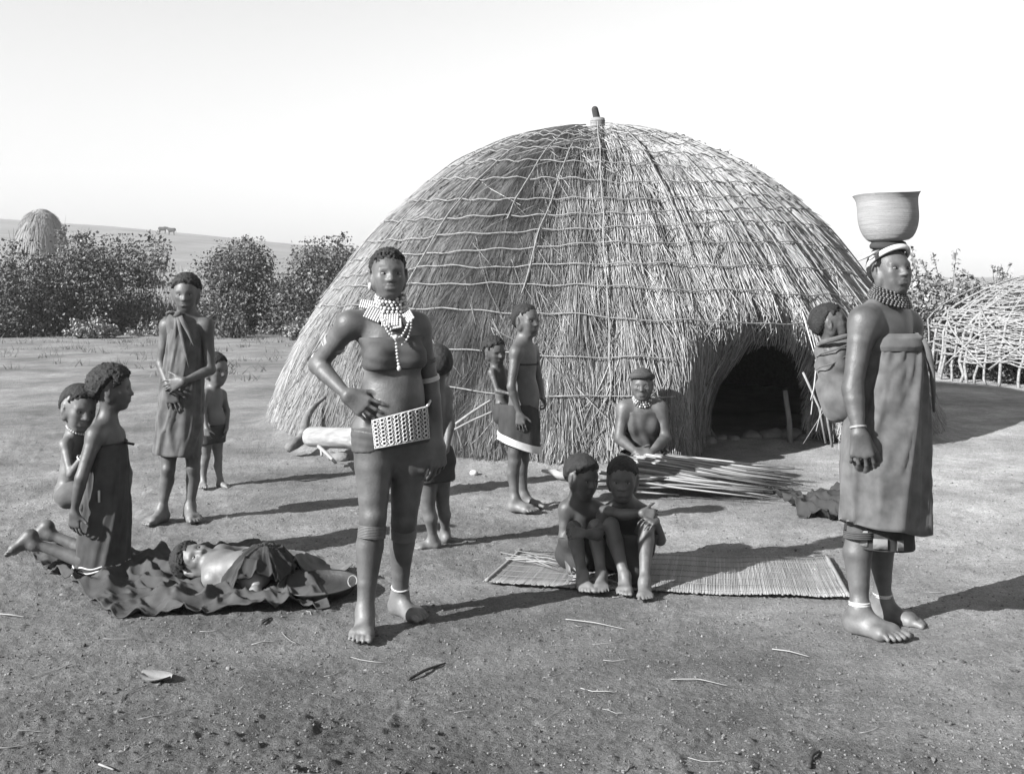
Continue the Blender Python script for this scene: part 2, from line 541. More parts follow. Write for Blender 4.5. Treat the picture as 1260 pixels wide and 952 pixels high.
# loose clods and crumbs of earth, straw litter
def scatter_yard(n, y0, y1):
    u = rng.random(n)
    Y = 1 / (1 / y1 + u * (1 / y0 - 1 / y1))
    X = rng.uniform(-0.55, 0.55, n) * Y
    r = np.hypot(X - HUT[0], Y - HUT[1])
    k = r > HUT_R
    return X[k], Y[k]
ico = [(0, 0, 1), (0.89, 0, 0.45), (0.28, 0.85, 0.45), (-0.72, 0.53, 0.45), (-0.72, -0.53, 0.45), (0.28, -0.85, 0.45),
       (0.72, 0.53, -0.45), (-0.28, 0.85, -0.45), (-0.89, 0, -0.45), (-0.28, -0.85, -0.45), (0.72, -0.53, -0.45), (0, 0, -1)]
icof = [(0,1,2),(0,2,3),(0,3,4),(0,4,5),(0,5,1),(1,6,2),(2,7,3),(3,8,4),(4,9,5),(5,10,1),(2,6,7),(3,7,8),(4,8,9),(5,9,10),(1,10,6),(6,11,7),(7,11,8),(8,11,9),(9,11,10),(10,11,6)]
octv = [(1, 0, 0), (-1, 0, 0), (0, 1, 0), (0, -1, 0), (0, 0, 1), (0, 0, -1)]
octf = [(0,2,4),(2,1,4),(1,3,4),(3,0,4),(2,0,5),(1,2,5),(3,1,5),(0,3,5)]
def clod_stuff(name, label, n, y0, y1, s0, s1, m, small=True):
    bv, bf = (octv, octf) if small else (ico, icof)
    X, Y = scatter_yard(n, y0, y1); n = len(X)
    s = s0 + (s1 - s0) * rng.random(n) ** 3
    V = np.array(bv)[None] * (1 + rng.uniform(-0.35, 0.35, (n, len(bv), 1))) * s[:, None, None] * rng.uniform(0.6, 1.2, (n, 1, 3))
    V[:, :, 2] *= 0.7
    V += np.stack([X, Y, ground_z(X, Y) + s * 0.2], 1)[:, None, :]
    Fc = (np.arange(n)[:, None, None] * len(bv) + np.array(bf)[None]).reshape(-1, 3)
    link(name, mesh_np(name, V.reshape(-1, 3), Fc, False, [m]), kind='stuff', label=label, cat='soil')
M['clod'] = mat('clod', 0.09, 0.17, 5, 0.95, 0.4, 200, 0.15, island=(0.45, 1.6))
M['straw'] = mat('straw', 0.24, 0.36, 6, 0.7, 0, 1, 0.3, island=(0.55, 1.2))
clod_stuff('soil_crumbs', 'small crumbs of dry earth scattered over the bare yard', 25000, 2.7, 9, 0.0022, 0.0085, M['clod'])
clod_stuff('soil_crumbs', 'larger clods of dry earth lying about the bare yard', 260, 2.9, 12, 0.006, 0.013, M['clod'], False)

def litter(n, y0, y1, l0, l1, r0):
    mb = MB(); X, Y = scatter_yard(n, y0, y1)
    for x, yy in zip(X, Y):
        a = rng.normal(0.1, 0.6); l = rng.uniform(l0, l1); c = rng.normal(0, 0.25)
        pts = []
        for q in np.linspace(-0.5, 0.5, 4):
            px = x + l * q * math.cos(a + c * q); py_ = yy + l * q * math.sin(a + c * q)
            pts.append((px, py_, float(ground_z(np.array([px]), np.array([py_]))[0]) + 0.004 + 0.01 * rng.random() * abs(q)))
        mb.tube(pts, r0 * rng.uniform(0.6, 1.3), 4)
    return mb
link('straw_litter', litter(70, 3.0, 10, 0.03, 0.18, 0.0014).mesh('straw_litter', M['straw']), kind='stuff',
     label='scattered dry straws littering the bare yard', cat='straw')

# ------------------------------------------------------------------ the beehive hut
PZ = np.array([0, .33, .80, 1.13, 1.42, 1.88, 2.27, 2.60, 2.83, 2.95, 2.99])
PR = np.array([3.38, 3.28, 3.08, 2.89, 2.67, 2.32, 1.92, 1.46, .95, .45, 0.0])
_s = np.concatenate([[0], np.cumsum(np.hypot(np.diff(PZ[::-1]), np.diff(PR[::-1])))])
S_LEN = _s[-1]
_ss = np.linspace(0, S_LEN, 400)
_k = np.ones(25) / 25
def _sm(a):
    p = np.concatenate([2 * a[0] - a[12:0:-1], a, 2 * a[-1] - a[-2:-14:-1]]); return np.convolve(p, _k, 'valid')
_rr = _sm(np.interp(_ss, _s, PR[::-1])); _zz = _sm(np.interp(_ss, _s, PZ[::-1]))
def prof(s):
    return np.interp(s, _ss, _rr), np.interp(s, _ss, _zz)
def hut_pos(phi, s, lift=0.0, carve=True):
    """a point of the thatch: azimuth phi, distance s down from the crown"""
    phi = np.asarray(phi, float); s = np.asarray(s, float)
    r, z = prof(s)
    r1, z1 = prof(np.minimum(s + 0.05, S_LEN)); r0, z0 = prof(np.maximum(s - 0.05, 0))
    tr, tz = r1 - r0, z1 - z0
    ln = np.hypot(tr, tz) + 1e-9
    nr_, nz_ = -tz / ln, tr / ln
    lump = 0.035 * fbm(phi * 3.2, s * 0.9, 3, 71) + 0.012 * np.sin(phi * 46 + 2 * np.sin(s * 1.3))
    r = r + (lump + lift) * nr_; z = z + (lump + lift) * nz_
    if carve:
        wall = (HUT[1] - DOOR_Y) / np.maximum(-np.sin(phi), 0.2) + lift
        deg = np.degrees(phi)
        m = sstep(-86.5, -66, deg) * (1 - sstep(-50, -43, deg)) * (1 - sstep(0.22, 1.30, z + 0.10 * ((deg + 66) / 16) ** 2))
        r = r * (1 - m) + np.minimum(r, wall) * m
    return np.stack([HUT[0] + r * np.cos(phi), HUT[1] + r * np.sin(phi), z], -1)
def door_hole(P, grow=0.0):
    u = np.abs(P[..., 0] - DOOR_X + 0.05 * (P[..., 2])) ; top = 0.90 + grow
    return (P[..., 1] < 10.0) & (P[..., 1] > 8.55) & (P[..., 2] < top) & (u < (0.42 + grow) * np.sqrt(np.clip(1 - (P[..., 2] / top) ** 2.6, 0, 1)) ** 0.8)

hut = empty('grass_hut', (HUT[0], HUT[1], 0), 'large domed beehive hut of thatched grass laced with rope, low dark doorway on its right', 'hut')
HO = np.array([HUT[0], HUT[1], 0])
M['under'] = mat('under_thatch', 0.03, 0.07, 30, 0.95, 0.5, 80, 0.1)  # layer colour kept near black to paint shade into the straw gaps
M['thatch'] = mat('thatch', 0.24, 0.43, 5, 0.75, 0, 1, 0.25, island=(0.35, 1.3), stretch=(1, 1, .35), detail=6)
M['rope'] = mat('grass_rope', 0.18, 0.32, 25, 0.85, 0.5, 150, 0.2)
nph, nss = 360, 90
PH, SS = np.meshgrid(np.linspace(-PI, PI, nph + 1), np.linspace(0.02, S_LEN, nss), indexing='ij')
P = hut_pos(PH, SS, -0.03)
ii = (np.arange(nph)[:, None] * nss + np.arange(nss - 1)[None, :]).ravel()
Fq = np.stack([ii, ii + 1, ii + nss + 1, ii + nss], 1)
Pf = P.reshape(-1, 3)
keep = ~door_hole(Pf[Fq].mean(1))
link('thatch_layer', mesh_np('thatch_layer', Pf - HO, Fq[keep], True, [M['under']]), hut)
# interior: an earth floor and a dark lining come free with the closed dome

def straws(n, ph0, ph1, s0, s1, carve=True, lmin=0.3, lmax=0.75, rmin=0.0022, rmax=0.0050, wild=0.075, holes=True, bot=(0.02, 0.16), lift=0.0):
    smp = np.sqrt(rng.random(n) * (s1 ** 2 - s0 ** 2) + s0 ** 2)
    ph = rng.uniform(ph0, ph1, n)
    L_ = rng.uniform(lmin, lmax, n)
    r, _ = prof(smp)
    # straws lie in rough bunches: neighbouring ones share a lean
    bunch = 0.22 * fbm(ph * 14, smp * 1.6, 3, 81)
    lean = rng.normal(0, wild, n) + bunch
    wildm = rng.random(n) < 0.05
    lean = np.where(wildm, rng.normal(0, 0.45, n), lean)
    zb = rng.uniform(bot[0], bot[1], n)
    pts = []
    ks = np.linspace(0, 1, 3)
    base_l = np.clip(0.02 + 0.035 * fbm(ph * 26, smp * 2.6, 2, 85) + rng.uniform(-0.012, 0.012, n), -0.012, 0.06); tip_l = base_l + rng.uniform(0.0, 0.03, n) + np.where(wildm, 0.03, 0)
    smax_ = np.interp(zb, _zz[::-1], _ss[::-1])
    for k in ks:
        sk = np.minimum(smp + L_ * k, smax_ + 0.0)
        pk = ph + lean * (sk - smp) / np.maximum(r, 0.25) + 0.02 * rng.normal(0, 0.1, n)
        pts.append(hut_pos(pk, sk, lift + base_l + (tip_l - base_l) * k ** 2, carve))
    A = np.stack(pts, 1)
    ok = np.linalg.norm(A[:, -1] - A[:, 0], axis=1) > 0.08
    ok &= np.linalg.norm(A[:, -1] - A[:, 0], axis=1) < 1.3
    if holes:
        ok &= ~door_hole(A[:, 2], -0.05) & ~door_hole((A[:, 1] + A[:, 2]) / 2, -0.02) & ~door_hole(A[:, 1]) & ~door_hole(A[:, 0])
    A = A[ok]; n = len(A)
    rad_ = rng.uniform(rmin, rmax, n)
    T = A[:, -1] - A[:, 0]; T /= np.linalg.norm(T, axis=1)[:, None]
    out = A[:, 0] - np.array([HUT[0], HUT[1], 0.2]); out /= np.linalg.norm(out, axis=1)[:, None]
    a = np.cross(T, out); a /= np.linalg.norm(a, axis=1)[:, None] + 1e-9
    bb = np.cross(a, T)
    V = np.zeros((n, 3, 3, 3))
    for j in range(3):
        tt = 2 * PI * j / 3 + PI / 2
        off = math.cos(tt) * a + math.sin(tt) * bb
        for i in range(3):
            V[:, i, j] = A[:, i] + off * (rad_ * [1, 1, 0.45][i])[:, None]
    f = [[i * 3 + j, i * 3 + (j + 1) % 3, (i + 1) * 3 + (j + 1) % 3, (i + 1) * 3 + j] for i in range(2) for j in range(3)]
    Fq = (np.arange(n)[:, None, None] * 9 + np.array(f)[None]).reshape(-1, 4)
    return V.reshape(-1, 3), Fq
parts = [straws(47000, rad(-185), rad(5), 0.1, S_LEN - 0.1),
         straws(4500, rad(5), rad(175), 0.3, S_LEN - 0.1),
         straws(2600, rad(-150), rad(-60), 2.3, S_LEN - 0.3, wild=0.35, lmin=0.2, lmax=0.6),
         straws(7000, rad(-185), rad(5), S_LEN - 1.0, S_LEN - 0.25, wild=0.16, bot=(0.03, 0.20), rmin=0.003, rmax=0.006)]
# the flap of old thatch that stands free to the right of the doorway
parts += [straws(1500, rad(-57.5), rad(-41), S_LEN - 1.55, S_LEN - 0.25, carve=False, holes=False, lmin=0.5, lmax=1.0, wild=0.12, rmin=0.004, rmax=0.008),
          straws(1500, rad(-57), rad(-41), S_LEN - 1.55, S_LEN - 0.2, carve=False, holes=False, lmin=0.5, lmax=1.0, wild=0.07, lift=-0.05)]
Vs = []; Fs = []; nn = 0
for V, Fq in parts:
    Vs.append(V); Fs.append(Fq + nn); nn += len(V)
link('thatch', mesh_np('thatch', np.concatenate(Vs) - HO, np.concatenate(Fs), False, [M['thatch']]), hut, kind='stuff')

# binding ropes: hoops round the dome and lines down it
def front_y(s):
    p = hut_pos(np.array([rad(-94.3)]), np.array([s]))[0]
    return HY - F * (p[2] - CAM_Z) / p[1]
sg = np.linspace(0.15, S_LEN - 0.1, 500); yg = np.array([front_y(s) for s in sg])
hoops = [166, 172, 180, 190, 203, 220, 240, 262, 285, 312, 340, 366, 398, 438, 476]
for k, yy in enumerate(hoops):
    s = np.interp(yy, yg, sg)
    p0, p1 = rad(-200), rad(20)
    if k == len(hoops) - 1: p0, p1 = rad(-130), rad(-84)
    if k == len(hoops) - 2: p0, p1 = rad(-122), rad(-84)
    ph = np.linspace(p0, p1, 120)
    wav = s + 0.03 * fbm(ph * 4, ph * 0 + k, 3, 91 + k) + 0.018 * np.abs(np.sin(ph * 9 + k * 1.3)) + 0.10 * np.sin(ph * 1.5 + 0.7 * k) * min(1, s / 2)
    pts = hut_pos(ph, wav, 0.062 + 0.012 * fbm(ph * 7, ph * 0 + k, 2, 5))
    rr = 0.0056 + 0.0014 * fbm(ph * 30, ph * 0, 2, 7)
    mb = MB(); mb.tube(pts - HO, rr, 5)
    link('binding_rope', mb.mesh('binding_rope', M['rope']), hut)
for k, (dg, s0, s1, dr) in enumerate([(-94.5, 0.05, 4.3, 2.0), (-112, 0.4, 2.6, -2), (-128, 0.3, 3.6, -3), (-146, 0.3, 3.2, -4), (-165, 0.6, 3.5, -2),
                                     (-80, 0.3, 3.0, 3), (-66, 0.4, 3.1, 4), (-50, 0.3, 3.2, 3), (-36, 0.5, 3.6, 3), (-20, 0.4, 3.6, 2), (-104, 1.4, 3.4, -3), (-58, 1.6, 3.3, 3), (-43, 1.8, 3.9, 2)]):
    s = np.linspace(s0, s1, 40)
    ph = rad(dg) + rad(dr) * (s - s0) / (s1 - s0) + 0.010 * fbm(s * 2.5, s * 0 + k, 3, 111)
    mb = MB(); mb.tube(hut_pos(ph, s, 0.070) - HO, 0.0068, 5)
    link('binding_rope', mb.mesh('binding_rope', M['rope']), hut)
# stray binding ends sticking up on the ridge
mb = MB()
for dg, s in ((-60, 0.9), (-25, 1.4), (-10, 1.7), (-94, 0.25), (-15, 2.0), (0, 2.3)):
    p = hut_pos(np.array([rad(dg)]), np.array([s]))[0] - HO
    for q in range(2):
        d = np.array([rng.normal(0, 0.03), rng.normal(0, 0.03), rng.uniform(0.06, 0.13)])
        mb.tube([p - d * 0.3, p + d * 0.5, p + d + [0.01, 0, 0]], [0.006, 0.005, 0.003], 4)
link('rope_end', mb.mesh('rope_end', M['rope']), hut, kind='stuff')
# finial: a plaited collar with a dark peg
M['wicker'] = mat('wicker', 0.2, 0.34, 30, 0.8, 0.5, 90, 0.2, stretch=(1, 1, 6))
M['dark_wood'] = mat('dark_wood', 0.03, 0.06, 12, 0.8, 0.4, 60, 0.2, stretch=(6, 6, 1))
M['pale_wood'] = mat('pale_wood', 0.2, 0.3, 10, 0.75, 0.4, 60, 0.25, stretch=(6, 6, 1))
mb = MB()
for i in range(9):
    mb.ring((0, 0, 2.97 + i * 0.019), (0, 0, 1), 0.075 - 0.0012 * i + 0.003 * math.sin(i * 2.1), 0.0125, 26, 6)
mb.tube([(0, 0, 2.9), (0, 0, 3.13)], 0.074, 20)
fin = link('roof_finial', mb.mesh('roof_finial', M['wicker']), hut)
V, Q = sdf_mesh([(Cone((-0.005, 0, 3.10), (-0.028, 0, 3.22), 0.034, 0.032), .01), (Cone((-0.01, 0, 3.14), (-0.03, 0, 3.225), 0.036, 0.034), .01)], 0.008)
link('peg', mesh_np('peg', V, Q, True, [M['dark_wood']]), fin)
# door post and the props of the flap
mb = MB(); a = W(966, 480, 9.45); b_ = W(973, 537, 9.45); b_[2] = -0.02
mb.tube([a - HO, lerp(a, b_, .5) + [0.01, 0, 0] - HO, b_ - HO], [0.022, 0.024, 0.028], 8)
link('door_post', mb.mesh('door_post', M['pale_wood']), hut)
for (x0, y0, x1, y1, Yd, rr) in ((988, 458, 1016, 545, 8.95, .010), (1004, 442, 1024, 550, 8.85, .011)):
    a = W(x0, y0, Yd); b_ = W(x1, y1, Yd)
    mb = MB(); mb.tube([a - HO, lerp(a, b_, .5) + [rng.normal(0, .02), 0, 0] - HO, b_ - HO], rr, 6)
    link('thatch_pole', mb.mesh('thatch_pole', M['rope']), hut)

# ------------------------------------------------------------------ stones on the door sill
M['stone'] = mat('stone', 0.15, 0.26, 6, 0.9, 0.6, 40, 0.2)
stone_lab = ['low earth coloured stone at the left end of the door sill', 'small pointed stone beside the left end of the door sill', 'squat stone under the middle of the dark doorway',
             'flat stone in the middle of the door sill row', 'broad stone at the foot of the pale door post', 'long flat stone right of the pale door post',
             'rounded boulder against the thatch right of the doorway', 'small stone between the door post and the boulder']
for k, (px, py, s) in enumerate([(872, 548, .07), (888, 545, .06), (904, 546, .055), (925, 543, .085), (948, 541, .10), (975, 540, .12), (1003, 533, .15), (990, 545, .06)]):
    p = G(px, py); p = W(px, py, min(p[1], 9.75)); p[2] = gz(p[0], p[1])
    c = rng.uniform(-1, 1, (5, 3))
    pr = [(Ell((0, 0, s * .35), (s, s * .8, s * .55)), .02)] + [(Ell(q * s * [.55, .45, .25] + [0, 0, s * .35], s * rng.uniform(.35, .6, 3)), .03) for q in c]
    V, Q = sdf_mesh(pr, s / 9)
    V = V + 0.05 * s * np.stack([fbm(V[:, 1] / s * 3, V[:, 2] / s * 3, 2, k)] * 3, 1)
    link('stone', mesh_np('stone', V, Q, True, [M['stone']]), None, (p[0], p[1], p[2] - 0.015), None, stone_lab[k], 'stone', 'stones on the door sill')

# ------------------------------------------------------------------ bushes, grass and the hill
M['leaf'] = mat('leaf', 0.05, 0.12, 3, 0.52, 0, 1, 0.3, island=(0.55, 1.7))
M['leaf_pale'] = mat('pale_leaf', 0.14, 0.28, 3, 0.5, 0, 1, 0.4, island=(0.6, 1.6))
M['twig'] = mat('twig', 0.06, 0.11, 8, 0.85, 0, 1, 0.2)
M['dry_grass'] = mat('dry_grass', 0.22, 0.33, 0.3, 0.8, 0, 1, 0.2, island=(0.7, 1.2), coord='Object')
def leaves(C, size, flat=0.35):
    n = len(C)
    d = rng.normal(0, 1, (n, 3)); d /= np.linalg.norm(d, axis=1)[:, None]
    nn_ = rng.normal(0, 1, (n, 3)) + np.array([-0.25, -0.35, 0.75]); a = np.cross(d, nn_); a /= np.linalg.norm(a, axis=1)[:, None]
    l = size * (0.45 + 1.1 * rng.random(n) ** 1.6)[:, None]; w_ = l * rng.uniform(0.28, 0.42, (n, 1))
    up = np.cross(a, d)
    V = np.stack([C - d * l * .5, C + a * w_ + up * w_ * flat, C + d * l * .5, C - a * w_ + up * w_ * flat], 1)
    f = np.arange(n)[:, None] * 4
    return V.reshape(-1, 3), np.concatenate([f + [0, 1, 2], f + [0, 2, 3]])
def bush(px0, px1, pytop, Y, depth, label, n=9000, lsize=0.07, m='leaf', dens=90, name='bush', base=None):
    x0, x1 = (px0 - CX) / F * Y, (px1 - CX) / F * Y
    zt = CAM_Z + (HY - pytop) / F * Y
    xc = (x0 + x1) / 2; g = gz(xc, Y); h = zt - g; wx = (x1 - x0) / 2
    o = empty(name, (xc, Y, g), label, 'bush', 'bushes round the yard')
    # crown clumps on a lumpy mound
    cs = []
    while len(cs) < dens:
        q = rng.uniform(-1, 1, 3) * [1, 1, 1]
        q[2] = rng.random()
        if q[0] ** 2 + q[1] ** 2 + (q[2] * .93) ** 2.2 < 1: cs.append(q)
    cs = np.array(cs)
    C = cs * [wx * .92, depth * .9, h * .92]
    rr = rng.uniform(0.20, 0.40, dens) * min(h, 2) * .8
    wgt = rng.integers(0, dens, n)
    P_ = C[wgt] + np.clip(rng.normal(0, 1, (n, 3)), -1.5, 1.5) * (rr[wgt] * .5)[:, None]
    # shoots standing out of the outline
    k = int(n * (.10 if n > 3000 else .01)); sh = rng.integers(0, dens, 46)
    t_ = rng.random(k); si = rng.integers(0, 46, k)
    dirs = rng.normal(0, .35, (46, 3)) + [0, 0, 1]
    dirs *= rng.uniform(.15, .45, (46, 1)) * min(h, 2) * .55
    top = C[sh] + [0, 0, 0.1]
    P_ = np.concatenate([P_, top[si] + dirs[si] * t_[:, None] + rng.normal(0, .045, (k, 3))])
    P_ = P_[(P_[:, 2] > 0.05) & (P_[:, 2] < h * 1.12)]
    V, Fc = leaves(P_, lsize)
    link('foliage', mesh_np('foliage', V, Fc, False, [M[m]]), o, kind='stuff')
    mb = MB()
    for q in range(26):
        e = C[rng.integers(0, dens)]; b0 = np.array([e[0] * .25 + rng.normal(0, .1), e[1] * .25, -0.05])
        md = lerp(b0, e, .5) + rng.normal(0, .08, 3)
        mb.tube([b0, md, e], [.03, .02, .008], 5)
    for q in range(46):
        mb.tube([top[q] - dirs[q] * .4, top[q] + dirs[q] * .5, top[q] + dirs[q]], [.01, .007, .003], 4)
    link('stem', mb.mesh('stem', M['twig']), o, kind='stuff')
    return o
bush(-60, 95, 306, 27.0, 1.3, 'dark leafy bush at the left edge of the yard', 22000)
bush(40, 205, 296, 28.0, 1.5, 'large leafy bush behind the standing child in the shoulder wrap', 30000)
bush(245, 345, 294, 28.5, 1.3, 'dense bush with pale glinting leaves between the wrapped child and the hut', 22000)
bush(312, 480, 298, 27.5, 1.4, 'dense dark bush touching the left outline of the hut', 25000)
bush(150, 262, 392, 26.6, .5, 'knee high weeds at the foot of the bushes behind the wrapped child', 1800, .07, 'leaf_pale', 30)
bush(165, 205, 282, 45, 1.5, 'small far bush seen above the big leafy bush', 1500, .16, 'leaf', 30)
bush(88, 118, 268, 75, 1.2, 'dark little shrub right of the far hut on the hill', 1200, .2, 'leaf', 24)
bush(60, 92, 270, 72, 1.2, 'dark round shrub nearest the far hut', 1200, .2, 'leaf', 24)

for k, (q0, q1, qt, Yq, lb) in enumerate([(-20, 50, 388, 26.2, 'low dark weeds in front of the bush at the left edge'), (70, 150, 392, 25.6, 'low weeds in front of the large leafy bush'),
        (255, 320, 391, 26.0, 'low weeds in front of the dense glinting bush'), (345, 400, 394, 25.0, 'low weeds nearest the left outline of the hut')]):
    bush(q0, q1, qt, Yq, .55, lb, 1500, .07, ['leaf', 'leaf_pale'][k % 2], 30)
# tall pale grass standing between and behind the bushes
n = 26000
gy = 29.5 + 70 * rng.random(n) ** 1.7; gx = rng.uniform(-0.56, -0.10, n) * gy
keep = ~((gy < 31) & ((gx / gy < -0.345) | (gx / gy > -0.27)) & (gy < 28))
gx, gy = gx[keep], gy[keep]; n = len(gx)
gzv = ground_z(gx, gy, False); hgt = rng.uniform(.5, 1.15, n)
le = rng.normal(0, .22, (n, 2)); wd = rng.uniform(.008, .02, n) * (gy / 30)
V = np.zeros((n, 5, 3))
V[:, 0] = np.stack([gx - wd, gy, gzv - .02], 1); V[:, 1] = np.stack([gx + wd, gy, gzv - .02], 1)
V[:, 2] = np.stack([gx - wd * .7 + le[:, 0] * .35, gy + le[:, 1] * .35, gzv + hgt * .6], 1); V[:, 3] = V[:, 2] + np.stack([wd * 1.4, 0 * wd, 0 * wd], 1)
V[:, 4] = np.stack([gx + le[:, 0], gy + le[:, 1], gzv + hgt], 1)
f = np.arange(n)[:, None] * 5
link('grass', mesh_np('grass', V.reshape(-1, 3), np.concatenate([f + [0, 1, 3], f + [0, 3, 2], f + [2, 3, 4]]), False, [M['dry_grass']]), kind='stuff',
     label='tall pale dry grass covering the slope behind the bushes', cat='grass')

# sparse short tufts creeping into the yard
n = 5200; tc = rng.integers(0, 420, n); ty = 15 + 13 * rng.random(420) ** .6; tx = rng.uniform(-.52, .5, 420) * ty
gx = tx[tc] + rng.normal(0, .09, n); gy = ty[tc] + rng.normal(0, .09, n)
k_ = (np.hypot(gx - HUT[0], gy - HUT[1]) > 4.2); gx, gy = gx[k_], gy[k_]; n = len(gx)
gzv = ground_z(gx, gy, False); hgt = rng.uniform(.04, .16, n); le = rng.normal(0, .06, (n, 2)); wd = rng.uniform(.004, .009, n)
V = np.stack([np.stack([gx - wd, gy, gzv], 1), np.stack([gx + wd, gy, gzv], 1), np.stack([gx + le[:, 0], gy + le[:, 1], gzv + hgt], 1)], 1)
link('grass', mesh_np('grass', V.reshape(-1, 3), np.arange(n)[:, None] * 3 + np.arange(3)[None], False, [M['leaf']]), kind='stuff',
     label='sparse short grass tufts at the far side of the yard', cat='grass')

# far hut on the slope
Yf = 85.0; xf = (50 - CX) / F * Yf; zf = gz(xf, Yf)
fh = empty('grass_hut', (xf, Yf, zf), 'small pale thatched hut far off on the hill at left', 'hut')
mb = MB(); zt = CAM_Z + (HY - 257) / F * Yf - zf; Rf = 34 / F * Yf
th = np.linspace(0, 1, 14)
V = []; nseg = 40
for t_ in th:
    for j in range(nseg):
        a = 2 * PI * j / nseg; r = Rf * math.sin(t_ * PI / 2 + .001) ** .9 * (1 + .05 * math.sin(j * 5.1 + 3 * t_)); V.append((r * math.cos(a), r * math.sin(a), zt * math.cos(t_ * PI / 2) ** .9 - .05))
mb.add(V, None, [[i * nseg + j, (i + 1) * nseg + j, (i + 1) * nseg + (j + 1) % nseg, i * nseg + (j + 1) % nseg] for i in range(13) for j in range(nseg)])
link('thatch', mb.mesh('thatch', M['dry_grass']), fh)
n = 2500; a = rng.uniform(0, 2 * PI, n); t_ = rng.random(n) * .9; mbv = []
def fhp(a, t_, l): r = Rf * np.sin(t_ * PI / 2 + .001) ** .9 + l; return np.stack([r * np.cos(a), r * np.sin(a), zt * np.cos(t_ * PI / 2) ** .9], 1)
p0 = fhp(a, t_, .02); p1 = fhp(a + rng.normal(0, .03, n), np.minimum(t_ + .25, 1), .16); s_ = np.cross(p1 - p0, [0, 0, 1.0]); s_ /= np.linalg.norm(s_, axis=1)[:, None] + 1e-6
V = np.stack([p0 - s_ * .03, p0 + s_ * .03, p1 + s_ * .02, p1 - s_ * .02], 1).reshape(-1, 3)
link('straw_bundle', mesh_np('straw_bundle', V, np.arange(n)[:, None] * 4 + np.arange(4)[None], False, [M['dry_grass']]), fh, kind='stuff')

# cattle on the skyline
M['cow'] = mat('cow_hide', 0.02, 0.04, 4, 0.8)
def cow(px, py, Y, flip, label):
    x = (px - CX) / F * Y; z = gz(x, Y)
    f_ = -1 if flip else 1
    pr = [(Ell((0, 0, 1.0), (.72, .3, .36)), .1), (Ell((.45 * f_, 0, 1.05), (.36, .27, .38)), .1), (Ell((-.5 * f_, 0, 1.05), (.34, .27, .33)), .1),
          (Cone((.6 * f_, 0, 1.15), (.95 * f_, 0, 1.2), .2, .14), .1), (Cone((.95 * f_, 0, 1.22), (1.22 * f_, 0, 1.0), .13, .08), .05),
          (Cone((.95 * f_, .1, 1.33), (1.0 * f_, .28, 1.5), .03, .015), .02), (Cone((.95 * f_, -.1, 1.33), (1.0 * f_, -.28, 1.5), .03, .015), .02),
          (Cone((-.82 * f_, 0, 1.2), (-.9 * f_, 0, .5), .035, .05), .02), (Ell((0, 0, .78), (.5, .25, .22)), .1)]
    for lx in (.48, -.52):
        for ly in (.16, -.16):
            pr += [(Cone((lx * f_, ly, .8), (lx * f_ + (.04 if lx > 0 else -.07), ly, .42), .12, .06), .06), (Cone((lx * f_ + (.04 if lx > 0 else -.07), ly, .42), (lx * f_, ly, .03), .055, .06), .03)]
    V, Q = sdf_mesh(pr, .05)
    link('cow', mesh_np('cow', V, Q, True, [M['cow']]), None, (x, Y, z), None, label, 'cow', 'cattle on the skyline')
cow(200, 279, 215, False, 'dark cow on the hill crest, left one of the two')
cow(211, 279, 212, True, 'dark cow on the hill crest, right one of the two')

# ------------------------------------------------------------------ right: weeds and the woven frame
def weed(px, pytop, Y, label, n=520, m='leaf_pale', stems=9, spread=.45, ls=.085):
    x = (px - CX) / F * Y; g = gz(x, Y); h = CAM_Z + (HY - pytop) / F * Y - g
    o = empty('weed', (x, Y, g), label, 'plant', 'tall weeds behind the woven frame')
    mb = MB(); P_ = []
    for k in range(stems):
        bx, by = rng.normal(0, spread * .5, 2); hh_ = h * rng.uniform(.62, 1.0); dx, dy = rng.normal(0, .16, 2) * hh_
        pts = [np.array([bx + dx * t_ ** 2, by + dy * t_ ** 2, hh_ * t_ - .03]) for t_ in np.linspace(0, 1, 6)]
        mb.tube(pts, np.linspace(.014, .004, 6), 4)
        for q in range(n // stems):
            t_ = rng.random() ** .75; i = t_ * 5; p = lerp(pts[int(min(i, 4))], pts[int(min(i, 4)) + 1], i - int(min(i, 4)))
            P_.append(p + rng.normal(0, 1, 3) * [.10, .10, .05] * (1.25 - t_))
    link('stem', mb.mesh('stem', M['twig']), o, kind='stuff')
    V, Fc = leaves(np.array(P_), ls)
    link('foliage', mesh_np('foliage', V, Fc, False, [M[m]]), o, kind='stuff')
wd = [(1112, 352, 17.5, 'leafy weed just behind the face of the woman with the basket'), (1128, 340, 18.5, 'weed seen right of the face of the woman with the basket'),
      (1147, 318, 18.0, 'tall weed standing over the left end of the woven frame'), (1166, 300, 18.3, 'tallest weed spike behind the woven frame'),
      (1186, 335, 18.8, 'weed behind the left slope of the woven frame'), (1206, 335, 18.2, 'bushy weed behind the shoulder of the woven frame'),
      (1229, 322, 19.0, 'thin weed above the top of the woven frame'), (1252, 328, 19.0, 'weed at the right edge of the photo above the frame'),
      (1275, 330, 19.0, 'weed beyond the right edge of the woven frame')]
for k, (px, py, Y, lab) in enumerate(wd):
    weed(px, py, Y, lab, 1700 if k < 6 else 1100, 'leaf_pale', 14, .5, .075)
weed(1128, 372, 16.8, 'low dark weed beside the left end of the woven frame', 1200, 'leaf', 12, .6)
weed(1155, 365, 17.4, 'dark leafy weed right behind the left posts of the frame', 1200, 'leaf', 12, .6)

